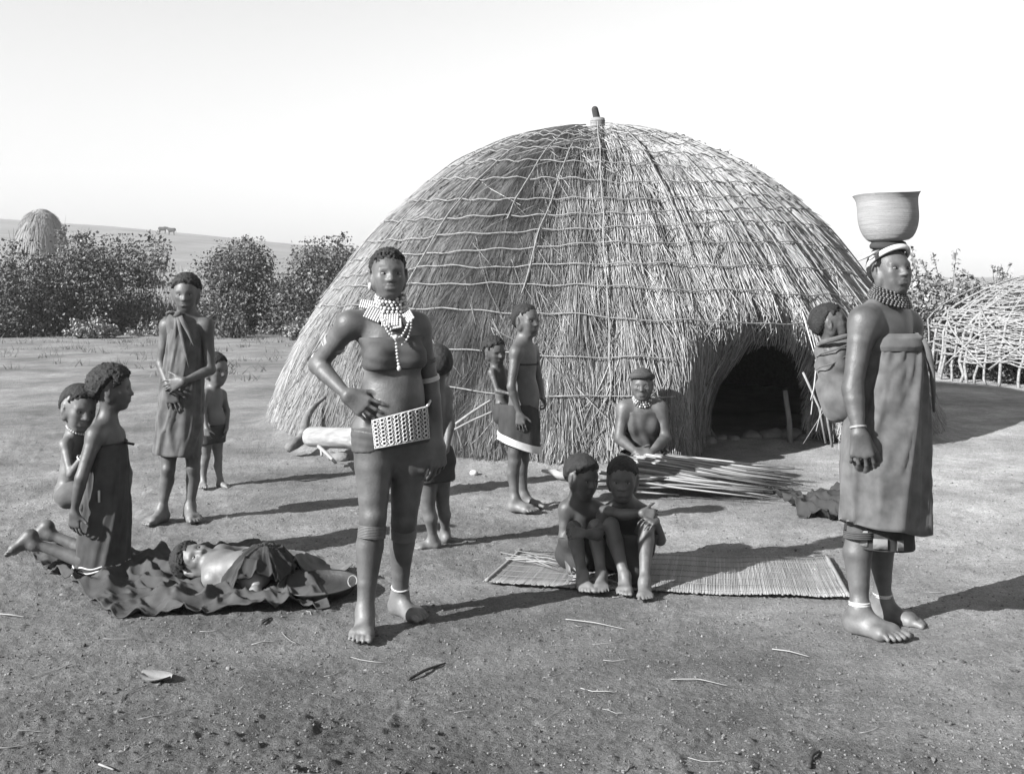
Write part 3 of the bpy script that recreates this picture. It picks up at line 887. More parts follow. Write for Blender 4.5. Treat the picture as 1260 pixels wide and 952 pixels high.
FY = 15.9; fx = (1335 - CX) / F * FY; FR = 2.25; FH = 1.58
frame = empty('woven_frame', (fx, FY, gz(fx, FY)), 'pale dome frame of woven branches at the right edge of the yard', 'frame')
FO = np.array([fx, FY, 0])
M['withy'] = mat('withy', 0.14, 0.36, 12, 0.7, 0.3, 60, 0.25, stretch=(3, 3, 3))
def fpos(a, t_):
    """azimuth a, height parameter t_ 0..1.6 (up the wall, then over the top)"""
    v = max(0.0, (t_ - .45) / 1.15)
    r = FR * (1 - 0.06 * t_) if t_ < .45 else FR * .973 * max(0.02, 1 - v ** 1.15)
    z = t_ * 1.75 if t_ < .45 else .7875 + (FH - .7875) * math.sin(min(v, 1) * PI / 2) ** .8
    return np.array([r * math.cos(a), r * math.sin(a), z])
for k in range(36):
    a = rad(-182 + k * 4.2 + rng.normal(0, 1.6)); j = rng.normal(0, .09); tm = rng.uniform(1.0, 1.55)
    pts = [fpos(a + j * t_ * (1.5 if t_ > .45 else .6) + rng.normal(0, .012), t_) for t_ in np.linspace(-.05, tm, 14)]
    mb = MB(); mb.tube(np.array(pts), np.linspace(.021, .009, 14) * rng.uniform(.7, 1.25), 6)
    link('upright_pole', mb.mesh('upright_pole', M['withy']), frame)
for k in range(160):
    t_ = rng.uniform(.16, .58) if k < 120 else rng.uniform(.55, 1.25)
    a0 = rad(rng.uniform(-185, -85)); la = rng.uniform(.45, 1.1)
    aa = np.linspace(a0, a0 + la, 16); tilt = rng.normal(0, .11)
    pts = [fpos(a, t_ + tilt * (a - a0) / la + .022 * math.sin(7 * a + k) + .012 * math.sin(19 * a + 2 * k)) * [1 + .014 * (-1) ** i, 1 + .014 * (-1) ** i, 1] for i, a in enumerate(aa)]
    mb = MB(); mb.tube(np.array(pts), np.linspace(.013, .006, 16) * rng.uniform(.7, 1.2), 5)
    link('woven_branch', mb.mesh('woven_branch', M['withy']), frame)
for k in range(9):
    a0 = rad(-178 + k * 10); pts = [fpos(a0 + .5 * q, .12 + .5 * (q if k % 2 else 1 - q)) * [1.01, 1.01, 1] for q in np.linspace(0, 1, 8)]
    mb = MB(); mb.tube(np.array(pts), .014, 5); link('woven_branch', mb.mesh('woven_branch', M['withy']), frame)
# dark brush lying inside and along the foot of the frame
for k in range(5):
    a = rad(-165 + k * 20); p = FO + np.array([1.9 * math.cos(a), 1.9 * math.sin(a), 0])
    px = CX + F * p[0] / p[1]
    bush(px - 34, px + 34, 428 + 6 * (k % 2), p[1] + .25, .35, ['dry brush heaped at the left foot of the woven frame', 'low brush second from the left inside the woven frame', 'low brush third from the left inside the woven frame',
         'low brush fourth from the left inside the woven frame', 'low brush at the photo edge inside the woven frame'][k], 3000, .06, 'leaf', 30, 'brush_heap')

# pale dry-season haze over the whole place
hz = bpy.data.materials.new('haze_air'); hz.use_nodes = True
t = hz.node_tree; t.nodes.clear()
vo = t.nodes.new('ShaderNodeVolumePrincipled'); vo.inputs['Density'].default_value = HAZE; vo.inputs['Color'].default_value = (.93, .93, .93, 1)
mo = t.nodes.new('ShaderNodeOutputMaterial'); t.links.new(vo.outputs[0], mo.inputs['Volume'])
mb = MB(); mb.box((0, 190, 19), np.eye(3), (700, 225, 22)); link('haze', mb.mesh('haze', hz, False), kind='stuff', label='thin pale haze over the yard and the hill behind', cat='haze')
# ------------------------------------------------------------------ people
def rot_z(v, a):
    c, s = math.cos(a), math.sin(a)
    return np.array([c * v[0] - s * v[1], s * v[0] + c * v[1], v[2]])

def head_frame(yaw, pitch=0, roll=0):
    """yaw 0 looks at the camera, positive towards the right of the photograph"""
    y, p = rad(yaw), rad(pitch)
    f = np.array([math.sin(y) * math.cos(p), -math.cos(y) * math.cos(p), math.sin(p)])
    s = nrm(np.cross(f, [0, 0, 1])) * -1.0            # the person's left
    u = np.cross(f, s); u = u if u[2] > 0 else -u
    r = rad(roll)
    s2 = s * math.cos(r) + u * math.sin(r); u2 = u * math.cos(r) - s * math.sin(r)
    return f, nrm(s2), nrm(u2)

def head_prims(C, fr, H, kid=False, old=False):
    f, s, u = fr
    def p(x, y, z): return C + H * (x * s + y * f + z * u)
    R = np.array([s, f, u])
    L_ = []
    jr = np.random.default_rng(abs(int(C[0] * 1000)) + 11)
    def E(x, y, z, a, b, c, k, op='u'):
        if op == 'u': a, b, c = np.array([a, b, c]) * jr.uniform(.95, 1.05, 3)
        L_.append((Ell(p(x, y, z), np.array([a, b, c]) * H, R), k * H, op))
    def K(a, b, ra, rb, k, op='u'): L_.append((Cone(p(*a), p(*b), ra * H, rb * H), k * H, op))
    cr = 1.07 if kid else 1.0
    E(0, -.07, .12, .335 * cr, .43 * cr, .385 * cr, .05)          # cranium
    E(0, .12, -.08, .28, .27, .38, .10)                           # face
    E(0, .13, -.29, .19, .19, .20, .10)                           # jaw
    K((-.06, .25, -.40), (.06, .25, -.40), .085, .085, .10)       # chin
    for q in (-1, 1):
        E(q * .17, .24, -.07, .11, .11, .10, .10)                 # cheek bones
        E(q * .14, .24, -.23, .10, .10, .12, .10)
        K((q * .05, .335, .105), (q * .20, .28, .10), .05, .05, .06)   # brow
        E(q * .137, .43, .022, .082, .125, .052, .05, 's')       # eye socket
        E(q * .30, -.02, -.16, .07, .11, .16, .08)                # jaw hinge
    K((0, .345, .06), (0, .425, -.105), .040, .058, .05)          # nose
    E(0, .435, -.115, .066, .055, .052, .03)
    for q in (-1, 1):
        E(q * .068, .385, -.125, .046, .05, .040, .03)
        E(q * .03, .44, -.165, .018, .03, .014, .02, 's')         # nostril
        K((q * .070, .342, .054), (q * .205, .292, .044), .031, .029, .03)  # upper lid
        K((q * .075, .326, -.030), (q * .20, .285, -.022), .027, .025, .04)   # lower lid
    K((-.095, .355, -.225), (.095, .355, -.225), .034, .034, .03)  # lips
    K((-.04, .385, -.222), (.04, .385, -.222), .038, .038, .03)
    K((-.08, .365, -.287), (.08, .365, -.287), .041, .041, .03)
    K((-.03, .38, -.287), (.03, .38, -.287), .034, .034, .03)
    K((-.13, .41, -.254), (.13, .41, -.254), .012, .012, .018, 's')   # the line of the mouth
    for q in (-1, 1):
        L_.append((Ell(p(q * .372, -.05, -.01), np.array([.040, .088, .155]) * H, np.array([nrm(s + q * .25 * -f), nrm(f + q * .25 * s), u])), .03 * H, 'u'))
        E(q * .412, -.03, .01, .022, .045, .09, .02, 's')
        E(q * .345, -.02, -.13, .03, .05, .045, .03)
    if old:
        for q in (-1, 1):
            E(q * .17, .36, -.20, .06, .05, .10, .08, 's')
    return L_

def hair_mesh(C, fr, H, h, length=.03, bump=.012, freq=.016, hairline=.26, kid=False, back=-.30):
    f, s, u = fr
    R = np.array([s, f, u]); cr = 1.07 if kid else 1.0
    c = C + H * (-.07 * f + .12 * u)
    pr = [(Ell(c, np.array([.335 * cr, .43 * cr, .385 * cr]) * H + length, R), .01)]
    pr.append((Ell(C + H * (-.24 * f - .10 * u), np.array([.23, .17, .24]) * H + length * .4, R), .04))
    def cut(F_):
        X, Y, Z = F_.xyz((slice(None),) * 3)
        x = X - C[0]; y = Y - C[1]; z = Z - C[2]
        lx = (x * s[0] + y * s[1] + z * s[2]) / H; ly = (x * f[0] + y * f[1] + z * f[2]) / H; lz = (x * u[0] + y * u[1] + z * u[2]) / H
        # hairline: high over the brow, down past the ears, low at the nape
        line = np.where(ly > .08, hairline - .12 * (np.abs(lx) / .3) ** 3, hairline + (ly - .08) * 1.25)
        line = np.where(ly < -.05, np.maximum(hairline + (ly - .08) * 1.25, back), line)
        line = line + .035 * np.sin(X * 210 + 2 * np.sin(Y * 130)) * np.sin(Z * 190 + Y * 120) + .02 * np.sin(X * 430) * np.sin(Y * 410 + Z * 300)
        tp = np.clip((lz - line) / .24, 0, 1); tp = tp * tp * (3 - 2 * tp)
        F_.d = F_.d + ((length + .004) * (1 - tp)).astype(np.float32)
        F_.d = smax(F_.d, ((line - lz) * H).astype(np.float32), .008)
        w_ = 2 * PI / freq
        n_ = np.sin(X * w_ + 2.2 * np.sin(Z * w_ * .61) + 1.3) * np.sin(Y * w_ * 1.07 + 1.9 * np.sin(X * w_ * .53)) * np.sin(Z * w_ * .93 + 2.0 * np.sin(Y * w_ * .57))
        w2 = w_ * 2.1
        n2 = np.sin(X * w2 + 1.7 * np.sin(Y * w2 * .7)) * np.sin(Y * w2 + .6) * np.sin(Z * w2 + 1.5 * np.sin(X * w2 * .6))
        F_.d = F_.d + (bump * n_ + bump * .5 * n2).astype(np.float32)
    return sdf_mesh(pr, h, cut, 0)

def hand_prims(w_, d, n, side, size, curl=(25, 30, 30, 35), spread=7, thumb=(0.55, 0.75, -0.2), tcurl=15):
    """wrist w_, direction d, n = normal of the back of the hand, side = sense of the thumb along l"""
    d = nrm(d); n = nrm(np.asarray(n) - d * np.dot(n, d)); l = np.cross(d, n)
    if np.ndim(side): side = 1 if np.dot(l, side) > 0 else -1     # side may be the way the thumb points
    l = l * side
    P_ = []
    off = [.185, .065, -.06, -.175]; ln = [.43, .48, .45, .35]
    kn = []
    for i in range(4):
        K_ = w_ + size * (d * (.50 - .03 * abs(i - 1)) + l * off[i] * 1.15)
        kn.append(K_)
        P_.append((Cone(w_ + size * (d * .04 + l * off[i] * .55), K_, .080 * size, .062 * size), .02 * size / .17))
    for i in range(4):
        a = kn[i]; ang = 0; dir0 = nrm(d + l * math.tan(rad(spread)) * (1.2 - .8 * i))
        r0 = [.050, .052, .050, .044][i] * size
        for j, q in enumerate((.46, .31, .23)):
            ang += curl[i] * (.9, 1.1, .8)[j]
            dd = dir0 * math.cos(rad(ang)) - n * math.sin(rad(ang))
            b_ = a + dd * ln[i] * size * q
            P_.append((Cone(a, b_, r0, r0 * .88), .004 * size / .17)); a = b_; r0 *= .88
    t0 = w_ + size * (d * .12 + l * .14 - n * .03)
    td = nrm(d * thumb[0] + l * thumb[1] + n * thumb[2])
    t1 = t0 + td * size * .24
    P_.append((Cone(t0, t1, .085 * size, .065 * size), .02 * size / .17))
    td2 = nrm(td + d * math.tan(rad(tcurl)))
    t2 = t1 + td2 * size * .18
    P_.append((Cone(t1, t2, .062 * size, .055 * size), .006 * size / .17))
    td3 = nrm(td2 + d * math.tan(rad(tcurl)))
    P_.append((Cone(t2, t2 + td3 * size * .13, .054 * size, .044 * size), .006 * size / .17))
    return P_

def foot_prims(A, t, L_, side, u=(0, 0, 1), lift=0):
    """ankle A, toe direction t, side +1 when the big toe lies towards t x u"""
    u = nrm(u); t = nrm(np.asarray(t) - u * np.dot(t, u)); l = np.cross(t, u) * side
    s = L_ / .235
    g = A - u * .068 * s
    def p(a, b, c): return g + L_ * (a * t + b * 1.12 * l + c * u)
    P_ = [(Cone(A + u * .02 * s, p(-.10, 0, .16), .036 * s, .034 * s), .02 * s),
          (Cone(p(-.12, 0, .13), p(-.10, 0, .11), .033 * s, .033 * s), .02 * s),
          (Cone(A, p(.40, .05, .10), .034 * s, .022 * s), .025 * s),
          (Cone(p(-.05, .0, .09), p(.50, .09, .085), .028 * s, .023 * s), .03 * s),
          (Cone(p(-.05, -.02, .09), p(.42, -.13, .075), .027 * s, .020 * s), .03 * s),
          (Cone(p(.40, -.10, .08), p(.48, .08, .085), .02 * s, .021 * s), .03 * s)]
    tb = [(.50, .115, .75, .135, .066), (.51, .03, .73, .040, .052), (.49, -.035, .70, -.045, .048), (.455, -.09, .65, -.118, .045), (.42, -.14, .585, -.185, .043)]
    for a, b, c, d, r in tb:
        m_ = p(lerp(a, c, .55), lerp(b, d, .55), .085); e = p(c - r * .6, d, r * 1.0)
        r *= .84; P_.append((Cone(p(a, b, .085), m_, r * L_ * 1.05, r * L_ * .95), .004 * s)); P_.append((Cone(m_, e, r * L_ * .95, r * L_), .003 * s))
    return P_

def bulge(P_, a, b, r, k):
    """a limb as a run of cones through radii r at fractions"""
    for i in range(len(r) - 1):
        P_.append((Cone(lerp(a, b, r[i][0]), lerp(a, b, r[i + 1][0]), r[i][1], r[i + 1][1]), k if i == 0 else k * .18))

class Person:
    def __init__(s, Y, label, scale=1.0, h=.0048, skin='skin', **kw):
        s.Y = Y; s.sc = scale; s.h = h * 1.1; s.label = label; s.skin = skin; s.kw = kw; s.limbs = []; s.core = []; s.headp = []
    def pt(s, p):
        if isinstance(p, np.ndarray): return p
        return W(p[0], p[1], s.Y + (p[2] if len(p) > 2 else 0))
    def torso(s, neck, pelvis, sh, hip, chest=1.0, belly=.0, waist=1.0, butt=.0, depth=1.0, hipw=1.0, bust=0, head_base=None, chin_r=.05, shr=1.0, lean_side=None):
        N_, P_ = s.pt(neck), s.pt(pelvis); S0, S1 = s.pt(sh[0]), s.pt(sh[1]); H0, H1 = s.pt(hip[0]), s.pt(hip[1])
        s.N_, s.P_, s.S, s.H_ = N_, P_, (S0, S1), (H0, H1)
        u = nrm(N_ - P_); side = nrm(S1 - S0); side = nrm(side - u * np.dot(side, u)); f = np.cross(side, u)
        hs = nrm(H1 - H0); hs = nrm(hs - u * np.dot(hs, u)); hf = np.cross(hs, u)
        s.f, s.side, s.u, s.hf, s.hs = f, side, u, hf, hs
        sw = np.linalg.norm(S1 - S0) / 2; hw_ = np.linalg.norm(H1 - H0) / 2; T = np.linalg.norm(N_ - P_); k = s.sc
        R = np.array([side, f, u]); Rh = np.array([hs, hf, u]); Rm = np.array([nrm(side + hs), nrm(f + hf), u])
        ax = lambda t, q=0: lerp(P_, N_, t) + nrm(lerp(hf, f, t)) * q * k
        C = s.core
        C.append((Ell(ax(.02, -.005), np.array([(hw_ + .072 * k) * hipw, .112 * k * depth, .125 * k]), Rh), .05 * k))
        C.append((Ell(ax(.34, .0), np.array([.122 * k * waist, .095 * k * depth, T * .30]), Rm), .06 * k))
        C.append((Ell(ax(.68, .0), np.array([sw * .92 * chest, .100 * k * depth, T * .30]), R), .06 * k))
        C.append((Ell(ax(.86, -.01), np.array([sw * .88, .075 * k * depth, T * .15]), R), .05 * k))
        if belly: C.append((Ell(ax(.26, belly), np.array([.105 * k * waist, .085 * k, T * .24]), Rm), .07 * k))
        if butt:
            for q in (-1, 1): C.append((Ell(ax(-.04, -.05 - butt) + hs * q * hw_ * .75, np.array([.075, .075, .085]) * k, Rh), .05 * k))
        for S_ in (S0, S1):
            C.append((Cone(lerp(N_, S_, .15) - u * .025 * k, S_ - u * .004 * k, .035 * k, .045 * k * shr), .05 * k))
            C.append((Cone(N_ + u * .025 * k - f * .012 * k, lerp(N_, S_, .72) - f * .01 * k, .035 * k, .03 * k), .05 * k))
        if bust:
            for q in (-1, 1): C.append((Ell(ax(.62, .075) + side * q * sw * .50, np.array([.062, .055, .065]) * bust * k, R), .05 * k))
        return s
    def head(s, c, yaw, H, pitch=0, roll=0, kid=False, old=False, neck_r=.048):
        s.hc = s.pt(c); s.hH = H; s.fr = head_frame(yaw, pitch, roll); s.kid = kid
        f, sd, u = s.fr
        nb = s.hc - H * (.10 * f + .30 * u)
        s.core.append((Cone(s.N_ - .02 * s.u, nb, neck_r * 1.12, neck_r), .03))
        s.headp = head_prims(s.hc, s.fr, H, kid, old)
        return s
    def arm(s, i, el, wr, hd=None, hn=None, curl=(25, 30, 30, 35), hsize=.17, r=1.0, thumb=(0.55, 0.75, -0.2), tside=1, shoulder=None, spread=7, kout=.005, far=.14):
        k = s.sc * r; S_ = s.S[i] if shoulder is None else s.pt(shoulder)
        E_, W_ = s.pt(el), s.pt(wr); P_ = []
        bulge(P_, S_, E_, [(0, .047 * k), (.3, .046 * k), (.6, .041 * k), (1, .036 * k)], .02 * k)
        bulge(P_, E_, W_, [(0, .036 * k), (.25, .038 * k), (.6, .030 * k), (.9, .0235 * k), (1, .0235 * k)], .02 * k)
        if hd is not None:
            P_ += hand_prims(W_, np.asarray(hd, float), np.asarray(hn, float), tside, hsize, curl, spread, thumb)
        s.limbs.append((P_, S_, .05 * k, .07 * k, far * k, kout)); return s
    def leg(s, i, knee, ankle, toe=None, L_=.225, r=1.0, side=None, up=(0, 0, 1), hip=None, thigh=1.0, toe_side=None, kout=.005):
        k = s.sc * r; H_ = s.H_[i] if hip is None else s.pt(hip)
        K_, A_ = s.pt(knee), s.pt(ankle); P_ = []
        bulge(P_, H_, K_, [(0, .086 * k * thigh), (.35, .076 * k * thigh), (.75, .058 * k), (1, .051 * k)], .03 * k)
        back = np.cross(nrm(A_ - K_), s.hs); back = back if np.dot(back, s.hf) < 0 else -back
        cm = lerp(K_, A_, .30) + back * .016 * k
        P_.append((Cone(K_, cm, .049 * k, .053 * k), .012 * k)); P_.append((Cone(cm, lerp(K_, A_, .68) + back * .006 * k, .053 * k, .037 * k), .006 * k))
        P_.append((Cone(lerp(K_, A_, .68) + back * .006 * k, A_, .037 * k, .031 * k), .006 * k))
        P_.append((Cone(lerp(K_, A_, -.01) - back * .022 * k, lerp(K_, A_, .06) - back * .018 * k, .034 * k, .03 * k), .02 * k))
        if toe is not None:
            t = np.asarray(toe, float)
            sd = toe_side if toe_side is not None else (-1 if i == 0 else 1)
            P_ += foot_prims(A_, t, L_, sd, up)
        s.limbs.append((P_, H_, .06 * k, .10 * k, .20 * k, kout)); return s
    def build(s, origin=None, floor=None, hair=None, group='people gathered in the yard', eyes=True):
        allp = [q[0] for q in s.core + s.headp if len(q) < 3 or q[2] == 'u'] + [q[0] for L_ in s.limbs for q in L_[0]]
        F_ = Field(np.min([q.lo for q in allp], 0), np.max([q.hi for q in allp], 0), s.h)
        for q in s.core: F_.put(*q)
        for P_, anc, kin, r0, r1, kout in s.limbs: F_.merge(P_, anc, kin, kout, r0, r1)
        if s.headp: F_.merge(s.headp, s.hc - s.hH * .42 * s.fr[2], .03, .006, .07, .12)
        if floor is not None: F_.plane((0, 0, floor), (0, 0, 1), .004)
        V, Q = F_.mesh(); V = smooth_mesh(V, Q, 1, .4)
        o = s.P_ if origin is None else origin
        s.o = np.array([s.P_[0], s.P_[1], 0.0]) if origin is None else np.asarray(origin, float)
        s.ob = link('person', mesh_np('person', V - s.o, Q, True, [M[s.skin]]), None, tuple(s.o), None, s.label, 'person', group)
        if s.headp and eyes:
            f, sd, u = s.fr; H = s.hH
            for q in (-1, 1):
                c = s.hc + H * (q * .140 * sd + .306 * f + .014 * u)
                Re = np.array([sd, f, u]).T
                mb = MB(); mb.ball(c - s.o, H, 12, 8, (.072, .056, .031), Re)
                e = link('eye', mb.mesh('eye', M['sclera']), s.ob)
                mb = MB(); mb.ball(c + f * .026 * H + .002 * H * u - s.o, H, 10, 6, (.034, .034, .029), Re)
                link('iris', mb.mesh('iris', M['iris']), e)
        if hair:
            V, Q = hair_mesh(s.hc, s.fr, s.hH, hair.pop('h', s.h * 1.08), kid=s.kid, **hair)
            s.part('hair', V, Q, M['hair'])
        return s
    def part(s, name, V, Q, m, label=None, parent=None, smooth=True, kind=None):
        return link(name, mesh_np(name, np.asarray(V) - s.o, Q, smooth, [m]), parent or s.ob, None, kind, label)
    def mbpart(s, name, mb, m, label=None, parent=None, kind=None, smooth=True):
        return link(name, mb.mesh(name, m, smooth, s.o), parent or s.ob, None, kind, label)
    def wrap(s, name, prims, off, planes, m, h=None, fold=0.0, ff=40, label=None, smooth=1, dirv=(.3, .2, 1), parent=None, fn=None):
        """cloth lying on the given body shapes, trimmed by planes (point, normal to keep)"""
        h = h or s.h * 1.25
        lo = np.min([q[0].lo for q in prims], 0); hi = np.max([q[0].hi for q in prims], 0)
        F_ = Field(lo - off - .02, hi + off + .02, h)
        for q in prims: F_.put(*q)
        F_.d = F_.d - np.float32(off)
        if fold:
            X, Y, Z = F_.xyz((slice(None),) * 3); d = nrm(dirv)
            ph = (X * d[0] + Y * d[1] + Z * d[2]) * ff
            F_.d = F_.d + (fold * np.sin(ph + 1.5 * np.sin(X * 17 + Z * 9) + np.sin(Z * 23))).astype(np.float32)
        if fn: F_.d = F_.d + fn(*F_.xyz((slice(None),) * 3)).astype(np.float32)
        for p, n in planes: F_.plane(p, n, .006)
        V, Q = F_.mesh(); V = smooth_mesh(V, Q, smooth, .4)
        return s.part(name, V, Q, m, label, parent)

def loft(Y0, rows, n=96, th=.006, folds=(), seed=0, hem=0.0, sq=2.0, smooth_rows=36, wrinkle=.010):
    """cloth tube: rows of (py, px left, px right, half depth, centre dY); folds = (count, amplitude, twist)"""
    R = np.array([[r[0], r[1], r[2], r[3], r[4] if len(r) > 4 else 0] for r in rows], float)
    t0 = np.linspace(0, 1, len(R)); t = np.linspace(0, 1, smooth_rows)
    # smooth interpolation of the rows
    def ip(c):
        y = np.interp(t, t0, R[:, c]); k = np.ones(3) / 3
        for _ in range(2): y[1:-1] = np.convolve(y, k, 'valid')
        return y
    py, xl, xr, dp, dy = [ip(c) for c in range(5)]
    q = 2 * PI * np.arange(n) / n; c, s_ = np.cos(q)[None], np.sin(q)[None]; e = 2.0 / sq; T = t[:, None]
    Yc = Y0 + dy; cx = (.5 * (xl + xr) - CX) / F * Yc; a = .5 * (xr - xl) / F * Yc; z = CAM_Z + (HY - py) / F * Yc
    x = np.sign(c) * np.abs(c) ** e; y = np.sign(s_) * np.abs(s_) ** e
    w_ = np.zeros((smooth_rows, n))
    for (cn, am, tw, grow) in folds:
        w_ = w_ + am * np.sin(cn * q[None] + tw * T + seed + .8 * np.sin(3 * q[None] + 2 * T)) * (1 - grow + grow * T)
    hgt = abs(z[0] - z[-1])
    g1 = fbm(2.2 * c + 9 + 3.0 * hgt * T * .8, 2.2 * s_ + 4 + 2.2 * hgt * T, 3, int(seed * 10) + 3)
    w_ = w_ + wrinkle * (np.clip(1 - np.abs(g1) * 3.2, 0, 1) ** 1.4 - .3) * np.minimum(1, 3 * T + .25)
    V = []
    for inner in (0, 1):
        vx = cx[:, None] + (a[:, None] + w_ - inner * th) * x; vy = Yc[:, None] + (dp[:, None] + w_ - inner * th) * y
        vz = z[:, None] + np.where(T > .999, hem * np.cos(q)[None] + .35 * w_, 0) + 0 * x
        V.append(np.stack([vx, vy, vz], -1).reshape(-1, 3))
    V = np.concatenate(V)
    Q = []
    m_ = smooth_rows
    for inner in (0, 1):
        b0 = inner * m_ * n
        for i in range(m_ - 1):
            for j in range(n):
                f_ = [b0 + i * n + j, b0 + i * n + (j + 1) % n, b0 + (i + 1) * n + (j + 1) % n, b0 + (i + 1) * n + j]
                Q.append(f_[::-1] if not inner else f_)
    for j in range(n):
        k = (j + 1) % n
        Q.append([j, k, m_ * n + k, m_ * n + j]); b0 = (m_ - 1) * n
        Q.append([b0 + k, b0 + j, m_ * n + b0 + j, m_ * n + b0 + k])
    return np.array(V), np.array(Q)
def loft_pt(Y0, rows, py, q, out=.0):
    R = np.array([[r[0], r[1], r[2], r[3], r[4] if len(r) > 4 else 0] for r in rows], float)
    xl, xr, dp, dy = [np.interp(py, R[:, 0], R[:, c]) for c in (1, 2, 3, 4)]
    Yc = Y0 + dy
    return np.array([(.5 * (xl + xr) - CX) / F * Yc + (.5 * (xr - xl) / F * Yc + out) * math.cos(q), Yc + (dp + out) * math.sin(q), CAM_Z + (HY - py) / F * Yc])

def bead_string(pts, r, closed=False, n=None):
    """a string of small beads along a path"""
    pts = np.asarray(pts, float)
    if closed: pts = np.concatenate([pts, pts[:1]])
    d = np.concatenate([[0], np.cumsum(np.linalg.norm(np.diff(pts, axis=0), axis=1))])
    k = n or max(2, int(d[-1] / (2.1 * r)))
    t = np.linspace(0, d[-1], k, endpoint=not closed)
    return np.stack([np.interp(t, d, pts[:, i]) for i in range(3)], 1)
def beads(mb, P_, r, nu=6, nv=4):
    for p in P_: mb.ball(p, r * rng.uniform(.85, 1.15), nu, nv)
def ring_pts(c, ax, side, a, b, n=40, sag=0, sagdir=(0, 0, -1)):
    ax = nrm(ax); side = nrm(np.asarray(side) - ax * np.dot(side, ax)); o = np.cross(ax, side)
    return np.array([np.asarray(c) + a * math.cos(t) * side + b * math.sin(t) * o + np.asarray(sagdir) * sag * (.5 - .5 * math.sin(t)) for t in np.linspace(0, 2 * PI, n, endpoint=False)])
def band_on(p, name, a, b, r, w_, m, label=None, n=3, th=.004):
    """a band of n rings round a limb from a to b, total width w_"""
    a, b = np.asarray(a, float), np.asarray(b, float); ax = nrm(b - a); mb = MB()
    for i in range(n):
        mb.ring(lerp(a, b, .5) + ax * w_ * ((i + .5) / n - .5), ax, r, w_ / n * .55 if n > 1 else th, 26, 6)
    return p.mbpart(name, mb, m, label)
def cyl(p, q):
    return 0
# ---------------------------------------------------------------- the young woman in beads
p = Person(4.6, 'standing woman in the centre foreground wearing white beadwork, one hand on her hip', 1.0, .005)
p.torso((481, 389, 0), (484, 522, 0), [(430, 398, -.04), (514, 401, .06)], [(461, 536, -.02), (505, 536, .03)], chest=.88, waist=1.0, belly=.025, butt=.02, bust=.8, hipw=.95)
p.head((478, 338, -.02), 15, .205, 2)
p.arm(0, (391, 449, .04), (427, 486, -.125), (.84, -.10, -.54), (-.15, -.95, .15), curl=(6, 10, 14, 18), tside=(0.3, .2, .8), r=1.0, thumb=(.75, .55, -.3), hsize=.18, spread=9)
p.arm(1, (529, 471, .10), (540, 547, .03), (.0, -.08, -1), (.75, -.65, 0), curl=(16, 22, 28, 34), tside=(-.4, -1, 0), r=1.0, hsize=.175, thumb=(.8, .5, -.2))
p.leg(0, (459, 637, -.06), (449, 756, -.10), (.03, -1, 0), .23, 1.08)
p.leg(1, (497, 641, .06), (492, 735, .16), (.66, -.72, 0), .235, 1.06)
p.build(floor=.004, hair=dict(length=.013, bump=.006, freq=.015, hairline=.28))
main = p
f = p.f
p.wrap('chest_cloth', [q for q in p.core], .007, [(W(480, 413, 4.6), (.02, 0, -1)), (W(480, 453, 4.6), (-.03, 0, 1))], M['cloth_skin'], fold=.0016, ff=130, dirv=(.15, .1, 1))
p.wrap('hip_cloth', [q for q in p.core] + [(Cone(p.pt((461, 536, -.02)), p.pt((460, 580, -.035)), .09, .085), .05), (Cone(p.pt((505, 536, .03)), p.pt((502, 580, .035)), .09, .085), .05)], .006,
       [(W(480, 516, 4.6), (.16, 0, -1)), (W(480, 549, 4.6), (-.12, 0, 1))], M['cloth_skin'], fold=.0015, ff=200)
# necklaces and tabs of white beadwork
nc = lerp(p.N_, p.hc, .22)
for i, (dz, a, r, m) in enumerate([(-.006, .066, .0085, 'bead'), (.008, .064, .008, 'bead'), (.021, .062, .008, 'bead_mid'), (.034, .061, .0075, 'bead'), (.046, .0605, .0075, 'bead_mid'), (-.022, .074, .009, 'bead'), (-.036, .086, .009, 'bead_mid')]):
    mb = MB(); c = nc + p.u * dz - f * (.004 + .0)
    beads(mb, bead_string(ring_pts(c + f * .012, p.u + f * .22, p.side, a, a * .98), r, True), r)
    p.mbpart('necklace', mb, M[m], kind='stuff')
def tab(px, py, dY, wd, ht, ang, tilt=.5):
    c = W(px, py, 4.6 + dY); a = rad(ang)
    ax0 = nrm([math.cos(a), -.25 * math.sin(tilt), math.sin(a)]); nrm_ = nrm([0.05, -.85, .5]); ax1 = np.cross(nrm_, ax0); mb = MB()
    mb.box(c, [ax0, ax1, nrm_], (wd, ht, .004))
    t = p.mbpart('bead_panel', mb, M['white'], smooth=False)
    mb = MB()
    for i in range(7):
        for j in range(6):
            mb.ball(c + ax0 * wd * (i - 3) / 3.2 + ax1 * ht * (j - 2.5) / 2.8 + nrm_ * .004, .0052, 5, 4)
    p.mbpart('bead', mb, M['bead'], parent=t, kind='stuff')
for q in [(452, 375, -.03, .026, .016, -8), (460, 387, -.075, .030, .024, -22), (480, 394, -.095, .030, .024, 4), (487, 399, -.10, .020, .018, 12), (501, 391, -.07, .022, .020, 35)]:
    tab(q[0], q[1], q[2], q[3] * 1.12, q[4] * 1.12, q[5])
def chest_y(px, py):
    """how far forward the cloth lies under a pendant string"""
    return -.125 - .03 * math.exp(-((py - 425) / 18.0) ** 2)
def pend(pxs, r, m, name='bead_string'):
    mb = MB(); beads(mb, bead_string([W(x, y, 4.6 + chest_y(x, y)) for x, y in pxs], r), r); p.mbpart(name, mb, M[m], kind='stuff')
pend([(472, 394), (475, 404), (480, 412), (487, 417), (494, 414), (500, 404), (503, 396)], .0055, 'bead')
pend([(479, 402), (484, 414), (487, 417)], .0055, 'bead_mid')
pend([(495, 424), (502, 416), (506, 404), (506, 395)], .0055, 'bead_mid')
